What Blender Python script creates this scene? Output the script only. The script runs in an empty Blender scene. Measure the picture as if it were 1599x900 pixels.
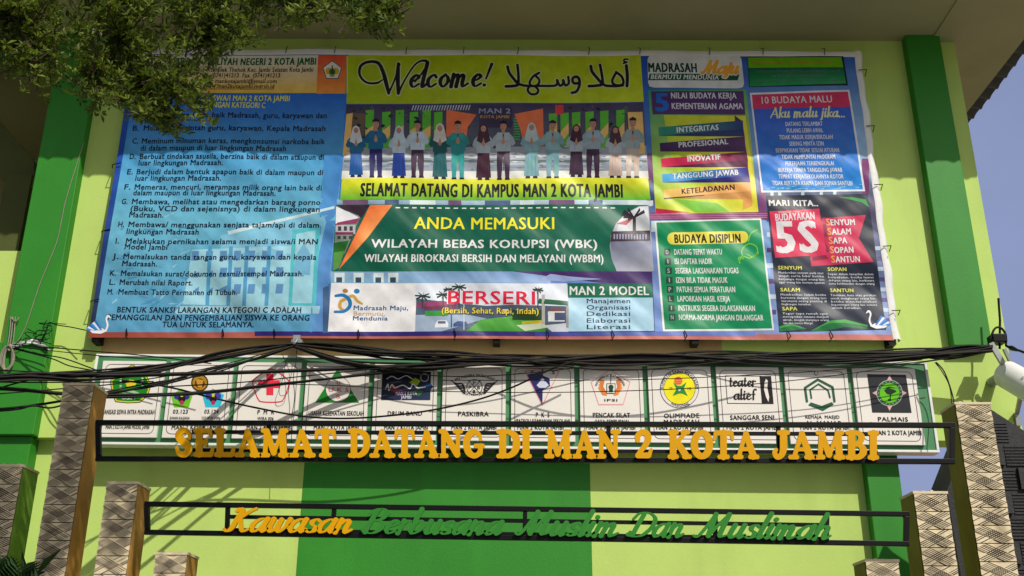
import bpy, bmesh, math, random
import numpy as np
from mathutils import Vector, Matrix
from mathutils.geometry import tessellate_polygon

S = bpy.context.scene
COL = S.collection
R_ = math.radians
rnd = random.Random(7)

# ------------------------------------------------------------------ camera
F, CX, CY = 1640.0, 799.5, 450.0          # focal length and centre in photo pixels (1599 wide)
PITCH, ROLL = R_(21.3), R_(0.2)
CAM = np.array([0.0, 0.0, 1.6])
FWD = np.array([0, math.cos(PITCH), math.sin(PITCH)])
_r0 = np.array([1.0, 0, 0]); _u0 = np.cross(_r0, FWD)
RT = _r0 * math.cos(ROLL) + _u0 * math.sin(ROLL)
UP = -_r0 * math.sin(ROLL) + _u0 * math.cos(ROLL)
cd = bpy.data.cameras.new('camera'); cam = bpy.data.objects.new('camera', cd); COL.objects.link(cam)
cd.sensor_width = 36; cd.lens = 36 * F / 1599; cd.clip_end = 2000; cd.clip_start = 0.05
M = Matrix.Identity(4)
for i in range(3):
    M[i][0] = RT[i]; M[i][1] = UP[i]; M[i][2] = -FWD[i]; M[i][3] = CAM[i]
cam.matrix_world = M
S.camera = cam

# ------------------------------------------------------------------ sky, sun, exposure
SUN_AZ, SUN_EL = R_(32), R_(45.5)          # sun stands to the right of the viewer's back
w = bpy.data.worlds.new('World'); S.world = w; w.use_nodes = True
nt = w.node_tree
bg = nt.nodes['Background']; bg.inputs[1].default_value = 0.08
sk = nt.nodes.new('ShaderNodeTexSky'); sk.sky_type = 'NISHITA'; sk.sun_disc = False
sk.sun_elevation = SUN_EL; sk.sun_rotation = math.pi - SUN_AZ   # towards -Y, +X
sk.dust_density = 3.0; sk.ozone_density = 2.0; sk.air_density = 1.0
# pale veil added to brighten the half of the sky behind the building
tc = nt.nodes.new('ShaderNodeTexCoord'); sp = nt.nodes.new('ShaderNodeSeparateXYZ'); nt.links.new(tc.outputs['Generated'], sp.inputs[0])
mr = nt.nodes.new('ShaderNodeMapRange'); mr.interpolation_type = 'SMOOTHSTEP'; mr.inputs[1].default_value = 0.1; mr.inputs[2].default_value = 0.8
nt.links.new(sp.outputs['Y'], mr.inputs[0])
cn = nt.nodes.new('ShaderNodeTexNoise'); cn.inputs['Scale'].default_value = 2.2; cn.inputs['Detail'].default_value = 6
mpw = nt.nodes.new('ShaderNodeMapping'); mpw.inputs['Scale'].default_value = (1, 1, 2.6); nt.links.new(tc.outputs['Generated'], mpw.inputs[0]); nt.links.new(mpw.outputs[0], cn.inputs['Vector'])
mr2 = nt.nodes.new('ShaderNodeMapRange'); mr2.inputs[1].default_value = 0.3; mr2.inputs[2].default_value = 0.7; mr2.inputs[3].default_value = 0.72; mr2.inputs[4].default_value = 0.98
nt.links.new(cn.outputs[0], mr2.inputs[0])
mm = nt.nodes.new('ShaderNodeMath'); mm.operation = 'MULTIPLY'; nt.links.new(mr.outputs[0], mm.inputs[0]); nt.links.new(mr2.outputs[0], mm.inputs[1])
mw = nt.nodes.new('ShaderNodeMixRGB'); mw.inputs[2].default_value = (3.7, 4.4, 7.4, 1)
nt.links.new(mm.outputs[0], mw.inputs[0]); nt.links.new(sk.outputs[0], mw.inputs[1]); nt.links.new(mw.outputs[0], bg.inputs[0])
sl = bpy.data.lights.new('sun', 'SUN'); sl.energy = 4.0; sl.angle = R_(0.53); sl.color = (1, 0.95, 0.86)
so = bpy.data.objects.new('sun', sl); COL.objects.link(so)
sdir = Vector((math.sin(SUN_AZ) * math.cos(SUN_EL), -math.cos(SUN_AZ) * math.cos(SUN_EL), math.sin(SUN_EL)))
so.rotation_euler = sdir.to_track_quat('Z', 'Y').to_euler(); so.location = (6, -8, 12)
S.view_settings.view_transform = 'Standard'; S.view_settings.look = 'None'
S.view_settings.exposure = 0.0; S.view_settings.gamma = 1.0
S.cycles.max_bounces = 6; S.cycles.diffuse_bounces = 4

# ------------------------------------------------------------------ helpers
def P(px, py, Y):
    d = RT * (px - CX) + UP * (CY - py) + FWD * F
    q = CAM + d * (Y / d[1]); return Vector(q)

def lin(c):
    return tuple(((v / 255 + 0.055) / 1.055) ** 2.4 if v > 10 else v / 255 / 12.92 for v in c)

def K(r, g, b, k=1.0):
    return tuple(min(0.86, v * k) for v in lin((r, g, b)))

def mat(name, c, rough=0.6, var=0.12, scale=4.0, bump=0.0, bscale=60.0, metal=0.0, stain=None, spec=0.4):
    """Painted / plain surface with a little uneven colour, wear and relief."""
    m = bpy.data.materials.new(name); m.use_nodes = True; t = m.node_tree; N = t.nodes; L = t.links
    b = N['Principled BSDF']; b.inputs['Roughness'].default_value = rough; b.inputs['Metallic'].default_value = metal
    b.inputs['Specular IOR Level'].default_value = spec
    g = N.new('ShaderNodeNewGeometry'); n = N.new('ShaderNodeTexNoise')
    n.inputs['Scale'].default_value = scale; n.inputs['Detail'].default_value = 8; n.inputs['Roughness'].default_value = 0.65
    L.new(g.outputs['Position'], n.inputs['Vector'])
    r = N.new('ShaderNodeValToRGB'); r.color_ramp.elements[0].position = 0.3; r.color_ramp.elements[1].position = 0.72
    a = tuple(v * (1 - var) for v in c) + (1,); z = tuple(min(1, v * (1 + var)) for v in c) + (1,)
    r.color_ramp.elements[0].color = a; r.color_ramp.elements[1].color = z
    L.new(n.outputs[0], r.inputs[0]); out = r.outputs[0]
    if stain:
        mp = N.new('ShaderNodeMapping'); mp.inputs['Scale'].default_value = stain[1]
        L.new(g.outputs['Position'], mp.inputs[0])
        n2 = N.new('ShaderNodeTexNoise'); n2.inputs['Scale'].default_value = 1.0; n2.inputs['Detail'].default_value = 6
        L.new(mp.outputs[0], n2.inputs['Vector'])
        r2 = N.new('ShaderNodeValToRGB'); r2.color_ramp.elements[0].position = stain[2]; r2.color_ramp.elements[1].position = stain[2] + 0.22
        r2.color_ramp.elements[0].color = (0, 0, 0, 1); r2.color_ramp.elements[1].color = (stain[3],) * 3 + (1,)
        L.new(n2.outputs[0], r2.inputs[0])
        mx = N.new('ShaderNodeMixRGB'); mx.inputs[2].default_value = tuple(stain[0]) + (1,)
        L.new(r2.outputs[0], mx.inputs[0]); L.new(out, mx.inputs[1]); out = mx.outputs[0]
    L.new(out, b.inputs['Base Color'])
    if bump:
        n3 = N.new('ShaderNodeTexNoise'); n3.inputs['Scale'].default_value = bscale; n3.inputs['Detail'].default_value = 5
        L.new(g.outputs['Position'], n3.inputs['Vector'])
        bp = N.new('ShaderNodeBump'); bp.inputs['Strength'].default_value = bump; bp.inputs['Distance'].default_value = 0.01
        L.new(n3.outputs[0], bp.inputs['Height']); L.new(bp.outputs[0], b.inputs['Normal'])
    return m

def print_mat(name, rough, wrinkle):
    """Printed sheet: ink colour per face, creased vinyl relief, a little dust."""
    m = bpy.data.materials.new(name); m.use_nodes = True; t = m.node_tree; N = t.nodes; L = t.links
    b = N['Principled BSDF']; b.inputs['Roughness'].default_value = rough; b.inputs['Specular IOR Level'].default_value = 0.2
    at = N.new('ShaderNodeAttribute'); at.attribute_name = 'Col'
    g = N.new('ShaderNodeNewGeometry')
    n = N.new('ShaderNodeTexNoise'); n.inputs['Scale'].default_value = 9; n.inputs['Detail'].default_value = 8
    L.new(g.outputs['Position'], n.inputs['Vector'])
    r = N.new('ShaderNodeMapRange'); r.inputs[1].default_value = 0.3; r.inputs[2].default_value = 0.7
    r.inputs[3].default_value = 0.86; r.inputs[4].default_value = 1.06
    L.new(n.outputs[0], r.inputs[0])
    mu = N.new('ShaderNodeVectorMath'); mu.operation = 'SCALE'
    L.new(at.outputs['Color'], mu.inputs[0]); L.new(r.outputs[0], mu.inputs['Scale']); L.new(mu.outputs[0], b.inputs['Base Color'])
    if wrinkle:
        last = None
        for ang, sc, st, ds in ((R_(-38), (0.45, 1, 2.6), wrinkle, 0.13), (R_(24), (0.5, 1, 2.4), wrinkle * 0.45, 0.13), (R_(-50), (0.9, 2, 7.0), wrinkle * 0.5, 0.03)):
            mp = N.new('ShaderNodeMapping'); mp.vector_type = 'POINT'
            mp.inputs['Rotation'].default_value = (0, ang, 0); mp.inputs['Scale'].default_value = (1, 1, 1)
            L.new(g.outputs['Position'], mp.inputs[0])
            m2 = N.new('ShaderNodeVectorMath'); m2.operation = 'MULTIPLY'; m2.inputs[1].default_value = sc
            L.new(mp.outputs[0], m2.inputs[0])
            nn = N.new('ShaderNodeTexNoise'); nn.inputs['Scale'].default_value = 1.0; nn.inputs['Detail'].default_value = 1.2
            L.new(m2.outputs[0], nn.inputs['Vector'])
            bp = N.new('ShaderNodeBump'); bp.inputs['Strength'].default_value = st; bp.inputs['Distance'].default_value = ds
            L.new(nn.outputs[0], bp.inputs['Height'])
            if last: L.new(last.outputs[0], bp.inputs['Normal'])
            last = bp
        L.new(last.outputs[0], b.inputs['Normal'])
    return m

def tag(o, label=None, cat=None, group=None, kind=None):
    if label: o['label'] = label
    if cat: o['category'] = cat
    if group: o['group'] = group
    if kind: o['kind'] = kind
    return o

def empty(name, loc, label, cat, group=None):
    o = bpy.data.objects.new(name, None); COL.objects.link(o); o.location = loc
    o.empty_display_size = 0.2
    return tag(o, label, cat, group)

class MB:
    """Collects solids in world space; build() links them as ONE mesh object."""
    def __init__(s): s.v = []; s.f = []; s.mi = []; s.sm = []
    def add(s, v, f, mi=0, smooth=False):
        o = len(s.v); s.v += [tuple(a) for a in v]; s.f += [tuple(i + o for i in a) for a in f]
        s.mi += [mi] * len(f); s.sm += [smooth] * len(f); return s
    def box(s, a, b, mi=0):
        x0, y0, z0 = a; x1, y1, z1 = b
        v = [(x0, y0, z0), (x1, y0, z0), (x1, y1, z0), (x0, y1, z0), (x0, y0, z1), (x1, y0, z1), (x1, y1, z1), (x0, y1, z1)]
        return s.add(v, [(3, 2, 1, 0), (4, 5, 6, 7), (0, 1, 5, 4), (1, 2, 6, 5), (2, 3, 7, 6), (3, 0, 4, 7)], mi)
    def bar(s, p, q, wx, wz, mi=0):
        """square bar from p to q"""
        p = Vector(p); q = Vector(q); d = (q - p).normalized()
        a = Vector((0, 0, 1)) if abs(d.z) < 0.9 else Vector((0, 1, 0))
        u = d.cross(a).normalized(); v_ = u.cross(d).normalized()
        vs = [c + u * (i * wx / 2) + v_ * (j * wz / 2) for c in (p, q) for i, j in ((-1, -1), (1, -1), (1, 1), (-1, 1))]
        return s.add(vs, [(3, 2, 1, 0), (4, 5, 6, 7), (0, 1, 5, 4), (1, 2, 6, 5), (2, 3, 7, 6), (3, 0, 4, 7)], mi)
    def prism(s, xz, y0, y1, mi=0):
        """polygon in X,Z pushed from y0 (front) to y1 (back)"""
        n = len(xz)
        ar = sum(xz[i][0] * xz[(i + 1) % n][1] - xz[(i + 1) % n][0] * xz[i][1] for i in range(n))
        if ar < 0: xz = xz[::-1]
        v = [(x, y0, z) for x, z in xz] + [(x, y1, z) for x, z in xz]
        tris = tessellate_polygon([[Vector((x, z, 0)) for x, z in xz]]) if n > 4 else None
        if tris is None: f = [tuple(range(n)), tuple(range(2 * n - 1, n - 1, -1))]
        else:
            f = []
            for t in tris:
                a, b, c = t
                A = (xz[b][0] - xz[a][0]) * (xz[c][1] - xz[a][1]) - (xz[c][0] - xz[a][0]) * (xz[b][1] - xz[a][1])
                if A < 0: b, c = c, b
                f += [(a, b, c), (c + n, b + n, a + n)]
        f += [((i + 1) % n, i, i + n, (i + 1) % n + n) for i in range(n)]
        return s.add(v, f, mi)
    def tube(s, pts, r, n=8, mi=0, caps=True):
        pts = [Vector(p) for p in pts]; rs = r if isinstance(r, (list, tuple)) else [r] * len(pts)
        o = []; u = None
        for i, p in enumerate(pts):
            d = (pts[min(i + 1, len(pts) - 1)] - pts[max(i - 1, 0)])
            d = d.normalized() if d.length > 1e-9 else Vector((0, 0, 1))
            if u is None:
                u = d.cross(Vector((0, 0, 1)) if abs(d.z) < 0.9 else Vector((1, 0, 0))).normalized()
            else:
                u = (u - d * u.dot(d)).normalized()
            w_ = d.cross(u)
            o += [p + (u * math.cos(2 * math.pi * k / n) + w_ * math.sin(2 * math.pi * k / n)) * rs[i] for k in range(n)]
        f = [(i * n + k, i * n + (k + 1) % n, (i + 1) * n + (k + 1) % n, (i + 1) * n + k) for i in range(len(pts) - 1) for k in range(n)]
        s.add(o, f, mi, True)
        if caps: s.add(o[:n], [tuple(range(n))[::-1]], mi); s.add(o[-n:], [tuple(range(n))], mi)
        return s
    def build(s, name, mats, parent=None, bevel=0.0):
        me = bpy.data.meshes.new(name); mats = mats if isinstance(mats, (list, tuple)) else [mats]
        off = Vector(parent.matrix_world.translation) if parent else Vector((0, 0, 0))
        if parent:
            off = Vector(parent['_w']) if '_w' in parent else Vector(parent.location)
        me.from_pydata([tuple(Vector(a) - off) for a in s.v], [], s.f)
        for m_ in mats: me.materials.append(m_)
        me.polygons.foreach_set('material_index', s.mi); me.polygons.foreach_set('use_smooth', s.sm)
        me.update()
        o = bpy.data.objects.new(name, me); COL.objects.link(o)
        if parent: o.parent = parent
        if bevel:
            bv = o.modifiers.new('edge', 'BEVEL'); bv.width = bevel; bv.segments = 2; bv.limit_method = 'ANGLE'
        return o

def spline(pts, n=6):
    """Catmull-Rom through points of any dimension"""
    p = [np.array(a, float) for a in pts]
    if len(p) < 3: return p
    q = [2 * p[0] - p[1]] + p + [2 * p[-1] - p[-2]]; out = []
    for i in range(1, len(q) - 2):
        for k in range(n):
            t = k / n
            out.append(0.5 * ((2 * q[i]) + (-q[i - 1] + q[i + 1]) * t + (2 * q[i - 1] - 5 * q[i] + 4 * q[i + 1] - q[i + 2]) * t * t
                              + (-q[i - 1] + 3 * q[i] - 3 * q[i + 1] + q[i + 2]) * t ** 3))
    out.append(p[-1]); return out

# ---- lettering drawn as pen strokes: strokes -> distance field -> outline mesh
def stroke_mesh(strokes, res):
    """strokes: lists of (x, y, r); returns 2-D verts, faces, boundary edges of their union"""
    A = []; B = []
    for st in strokes:
        for a, b in zip(st[:-1], st[1:]): A.append(a); B.append(b)
        if len(st) == 1: A.append(st[0]); B.append(st[0])
    A = np.array(A, float); B = np.array(B, float)
    lo = np.minimum((A[:, :2] - A[:, 2:]).min(0), (B[:, :2] - B[:, 2:]).min(0)) - 2.5 * res
    hi = np.maximum((A[:, :2] + A[:, 2:]).max(0), (B[:, :2] + B[:, 2:]).max(0)) + 2.5 * res
    nx = int((hi[0] - lo[0]) / res) + 2; ny = int((hi[1] - lo[1]) / res) + 2
    gx = lo[0] + np.arange(nx) * res; gy = lo[1] + np.arange(ny) * res
    X, Y = np.meshgrid(gx, gy, indexing='ij'); D = np.full(X.shape, 9e9)
    for a, b in zip(A, B):
        dx, dy = b[0] - a[0], b[1] - a[1]; q = dx * dx + dy * dy
        t = np.clip(((X - a[0]) * dx + (Y - a[1]) * dy) / q, 0, 1) if q > 1e-14 else 0 * X
        d = np.hypot(X - a[0] - t * dx, Y - a[1] - t * dy) - (a[2] + (b[2] - a[2]) * t)
        D = np.minimum(D, d)
    V = []; ids = {}
    def vert(key, x, y):
        if key not in ids: ids[key] = len(V); V.append((x, y))
        return ids[key]
    Fc = []; E = {}
    cells = np.argwhere(np.minimum.reduce([D[:-1, :-1], D[1:, :-1], D[1:, 1:], D[:-1, 1:]]) < 0)
    for i, j in cells:
        cs = ((i, j), (i + 1, j), (i + 1, j + 1), (i, j + 1)); poly = []
        for k in range(4):
            a, b = cs[k], cs[(k + 1) % 4]; da, db = D[a], D[b]
            if da < 0: poly.append(vert(a, gx[a[0]], gy[a[1]]))
            if (da < 0) != (db < 0):
                if a > b: a2, b2, d1, d2 = b, a, db, da
                else: a2, b2, d1, d2 = a, b, da, db
                t = min(0.98, max(0.02, d1 / (d1 - d2)))
                poly.append(vert((a2, b2), gx[a2[0]] + t * (gx[b2[0]] - gx[a2[0]]), gy[a2[1]] + t * (gy[b2[1]] - gy[a2[1]])))
        if len(poly) >= 3:
            Fc.append(tuple(poly))
            for a, b in zip(poly, poly[1:] + poly[:1]): E[(a, b)] = 1
    bd = [(a, b) for (a, b) in E if (b, a) not in E]
    return V, Fc, bd

def solid_letter(mb, V, Fc, bd, to3, depth, mi=0):
    """push a 2-D letter to a solid; to3 maps (x, y) to world"""
    n = len(V); f3 = [Vector(to3(x, y)) for x, y in V]; b3 = [p + Vector((0, depth, 0)) for p in f3]
    mb.add(f3 + b3, [f for f in Fc] + [tuple(i + n for i in f[::-1]) for f in Fc] + [(b, a, a + n, b + n) for a, b in bd], mi)

def pen(strokes, thin, thick, shear=0.0, n=6, ang=R_(72)):
    """broad-nib radius by direction: down strokes are thick, up strokes thin"""
    out = []
    for st in strokes:
        p = spline(st, n) if len(st) > 2 else [np.array(a, float) for a in st]
        q = []
        for i, a in enumerate(p):
            d = p[min(i + 1, len(p) - 1)] - p[max(i - 1, 0)]; l = math.hypot(*d[:2])
            k = abs(d[1]) / l if l > 1e-9 else 0.8
            up = 0.55 if (l > 1e-9 and d[1] > 0 and d[0] > 0.15 * l) else 1.0
            q.append((a[0] + shear * a[1], a[1], thin + (thick - thin) * (k ** 1.6) * up))
        out.append(q)
    return out

LOW = {  # script skeletons, x-height 1: (advance, strokes)
 'a': (1.0, [[(.72, .85), (.45, 1), (.12, .72), (.06, .35), (.26, 0), (.55, .2), (.72, .7)], [(.76, 1), (.73, .35), (.82, .02), (1.02, .25)]]),
 'b': (.95, [[(.14, 1.9), (.12, .9), (.14, .2)], [(.12, .25), (.32, 0), (.68, .25), (.72, .7), (.45, 1), (.14, .7)]]),
 'c': (.82, [[(.68, .8), (.45, 1), (.12, .7), (.1, .32), (.36, 0), (.78, .25)]]),
 'e': (.82, [[(.12, .46), (.45, .58), (.64, .82), (.42, 1), (.13, .66), (.13, .28), (.38, 0), (.8, .25)]]),
 'f': (.6, [[(.72, 1.75), (.52, 1.9), (.3, 1.6), (.27, .9), (.25, 0)], [(.02, .95), (.55, .95)]]),
 'h': (1.0, [[(.14, 1.9), (.12, .9), (.12, 0)], [(.12, .55), (.4, .98), (.62, .85), (.62, .3), (.72, 0), (1.0, .25)]]),
 'i': (.45, [[(.14, 1), (.12, .25), (.22, 0), (.46, .25)], [(.2, 1.42), (.2, 1.45)]]),
 'j': (.45, [[(.2, 1), (.18, .1), (.1, -.45), (-.15, -.5)], [(.24, 1.42), (.24, 1.45)]]),
 'k': (.85, [[(.14, 1.9), (.12, 0)], [(.7, .95), (.16, .5)], [(.3, .56), (.62, .05), (.86, .2)]]),
 'l': (.45, [[(.16, 1.9), (.12, .3), (.22, 0), (.46, .25)]]),
 'm': (1.45, [[(.12, 1), (.12, 0)], [(.12, .55), (.36, .98), (.54, .85), (.54, 0)], [(.54, .55), (.8, .98), (.98, .85), (.98, .3), (1.1, 0), (1.46, .25)]]),
 'n': (1.0, [[(.12, 1), (.12, 0)], [(.12, .55), (.4, .98), (.62, .85), (.62, .3), (.72, 0), (1.0, .25)]]),
 'o': (.85, [[(.4, 1), (.12, .7), (.12, .3), (.4, 0), (.68, .3), (.68, .7), (.4, 1)]]),
 'r': (.7, [[(.12, 1), (.12, 0)], [(.12, .55), (.36, .98), (.62, .9)]]),
 's': (.75, [[(.62, .85), (.42, 1), (.2, .85), (.25, .62), (.55, .4), (.55, .12), (.3, 0), (.06, .15)]]),
 't': (.6, [[(.24, 1.5), (.2, .3), (.32, 0), (.6, .2)], [(.0, 1), (.5, 1)]]),
 'u': (1.0, [[(.14, 1), (.12, .3), (.28, 0), (.55, .25), (.68, .6)], [(.7, 1), (.68, .3), (.78, 0), (1.0, .25)]]),
 'w': (1.3, [[(.12, 1), (.14, .3), (.3, 0), (.52, .3), (.6, .9)], [(.6, .95), (.62, .3), (.8, 0), (1.05, .4), (1.1, 1)]]),
 '.': (.35, [[(.12, .05), (.12, .07)]]), ' ': (.5, []),
 'A': (1.35, [[(.05, 0), (.66, 1.75)], [(.66, 1.75), (1.2, 0)], [(.3, .6), (.98, .6)]]),
 'B': (1.3, [[(.3, 1.75), (.22, .9), (.2, .05)], [(-.1, 1.35), (.1, 1.75), (.6, 1.85), (.98, 1.55), (.8, 1.1), (.35, .98)], [(.35, .98), (.95, .85), (1.08, .4), (.7, 0), (.15, .1), (-.05, .3)]]),
 'D': (1.55, [[(.4, 1.7), (.32, .8), (.3, .1)], [(-.15, 1.35), (.1, 1.78), (.7, 1.8), (1.25, 1.4), (1.3, .7), (.9, .1), (.4, 0), (.0, .12), (.05, .35)]]),
 'K': (1.4, [[(.05, 1.5), (.2, 1.75), (.4, 1.6), (.34, .8), (.3, .2), (.1, 0), (-.1, .15)], [(1.15, 1.75), (.85, 1.5), (.36, .9)], [(.5, 1.0), (.8, .4), (1.05, 0), (1.35, .2)]]),
 'M': (1.85, [[(-.15, .15), (.1, .05), (.3, .6), (.5, 1.8)], [(.5, 1.8), (.62, 1.0), (.74, .1)], [(.74, .1), (1.0, 1.0), (1.3, 1.8)], [(1.3, 1.8), (1.34, .8), (1.42, .1), (1.8, .2)]]),
}
def script(text, shear, thin, thick, gap=0.0):
    """returns a list of (char, strokes) laid along x"""
    x = 0; out = []
    for ch in text:
        adv, st = LOW[ch]
        if st:
            p = pen([[(a + x, b) for a, b in q] for q in st], thin, thick, shear)
            out.append((ch, p))
        x += adv + gap
    return out, x

# ---- heavy rounded slab capitals of the big sign
def sf(x, y, w_=.15): return [(x - w_, y, .06), (x + w_, y, .06)]
def el(cx, cy, rx, ry, r, n=26): return [(cx + rx * math.cos(2 * math.pi * i / n), cy + ry * math.sin(2 * math.pi * i / n), r(i / n) if callable(r) else r) for i in range(n + 1)]
def cv(pts, n=6): return [tuple(a) for a in spline(pts, n)]
SLAB = {
 'I': (.42, [[(.21, .08, .115), (.21, .92, .115)], sf(.21, .06, .14), sf(.21, .94, .14)]),
 'L': (.84, [[(.24, .1, .115), (.24, .92, .115)], sf(.24, .94), [(.1, .07, .065), (.7, .07, .07)], [(.72, .09, .07), (.77, .28, .05)]]),
 'E': (.82, [[(.24, .1, .115), (.24, .92, .115)], [(.1, .93, .065), (.64, .93, .065)], [(.66, .91, .065), (.7, .74, .045)], [(.24, .51, .06), (.5, .51, .06)], [(.52, .42, .045), (.52, .6, .045)], [(.1, .07, .065), (.7, .07, .07)], [(.72, .09, .065), (.77, .27, .045)]]),
 'S': (.74, [cv([(.6, .66, .05), (.6, .8, .06), (.48, .92, .075), (.3, .92, .095), (.17, .78, .11), (.24, .62, .12), (.45, .47, .125), (.57, .3, .12), (.5, .12, .1), (.34, .07, .085), (.18, .12, .07), (.1, .3, .05)])]),
 'A': (.98, [[(.47, .93, .06), (.2, .1, .065)], [(.48, .9, .09), (.78, .1, .12)], [(.28, .34, .05), (.68, .34, .05)], sf(.17, .06, .13), sf(.8, .06, .15)]),
 'M': (1.16, [[(.24, .9, .07), (.2, .08, .07)], [(.26, .9, .1), (.54, .16, .1)], [(.56, .14, .05), (.86, .92, .06)], [(.88, .9, .11), (.93, .08, .115)], sf(.19, .06, .13), sf(.94, .06, .15), sf(.2, .94, .09), sf(.94, .94, .1)]),
 'T': (.86, [[(.43, .08, .115), (.43, .92, .115)], [(.12, .92, .07), (.74, .92, .07)], [(.11, .92, .06), (.06, .7, .045)], [(.75, .92, .06), (.8, .7, .045)], sf(.43, .06, .17)]),
 'D': (.92, [[(.24, .1, .115), (.24, .92, .115)], cv([(.24, .93, .065), (.5, .92, .075), (.72, .76, .11), (.77, .5, .125), (.7, .24, .11), (.5, .08, .075), (.24, .07, .065)]), sf(.2, .94, .12), sf(.2, .06, .12)]),
 'N': (.98, [[(.2, .08, .07), (.2, .9, .07)], [(.22, .9, .11), (.76, .12, .11)], [(.79, .92, .07), (.79, .1, .06)], sf(.19, .06, .13), sf(.15, .94, .08), sf(.79, .94, .13)]),
 'G': (.92, [cv([(.74, .66, .05), (.7, .8, .06), (.55, .92, .075), (.38, .9, .1), (.2, .7, .12), (.17, .46, .125), (.25, .2, .115), (.45, .07, .08), (.62, .1, .075), (.73, .22, .08)]), [(.54, .42, .06), (.84, .42, .06)], [(.74, .4, .09), (.74, .16, .07)]]),
 'K': (.96, [[(.24, .08, .115), (.24, .92, .115)], [(.72, .9, .06), (.3, .48, .07)], [(.42, .56, .1), (.76, .1, .115)], sf(.24, .06), sf(.24, .94), sf(.74, .94, .11), sf(.8, .06, .12)]),
 'O': (.9, [el(.45, .5, .31, .42, lambda t: .085 + .045 * abs(math.cos(2 * math.pi * t)))]),
 'J': (.66, [cv([(.44, .92, .115), (.44, .6, .115), (.43, .3, .11), (.33, .1, .085), (.18, .08, .08), (.1, .22, .07), (.16, .32, .05)]), sf(.44, .94, .17)]),
 'B': (.86, [[(.24, .08, .115), (.24, .92, .115)], cv([(.24, .93, .065), (.5, .92, .075), (.62, .77, .105), (.52, .58, .08), (.26, .53, .055)]), cv([(.26, .53, .055), (.55, .5, .07), (.69, .29, .12), (.55, .09, .085), (.24, .07, .065)]), sf(.18, .94, .1), sf(.18, .06, .1)]),
 '2': (.74, [cv([(.14, .66, .08), (.14, .8, .09), (.3, .93, .085), (.5, .88, .105), (.56, .7, .115), (.44, .46, .09), (.24, .24, .07), (.14, .12, .06)]), [(.14, .1, .08), (.56, .1, .085)], [(.6, .1, .07), (.68, .3, .045)]]),
}

# ---- plain lettering
_fc = bpy.data.curves.new('type', 'FONT'); _fc.fill_mode = 'FRONT'; _fc.dimensions = '2D'
_fo = bpy.data.objects.new('type', _fc); COL.objects.link(_fo)
_cache = {}
def type_mesh(s, sp, res):
    key = (s, sp, res)
    if key not in _cache:
        _fc.body = s; _fc.resolution_u = res; _fc.space_character = 1.0 + sp
        dg = bpy.context.evaluated_depsgraph_get(); dg.update()
        me = bpy.data.meshes.new_from_object(_fo.evaluated_get(dg))
        v = np.array([p.co[:2] for p in me.vertices]).reshape(-1, 2)
        f = [tuple(p.vertices) for p in me.polygons]; bpy.data.meshes.remove(me)
        _cache[key] = (v, f)
    return _cache[key]
_H = type_mesh('H', 0, 2)[0]; CAP = _H[:, 1].max()

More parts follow.
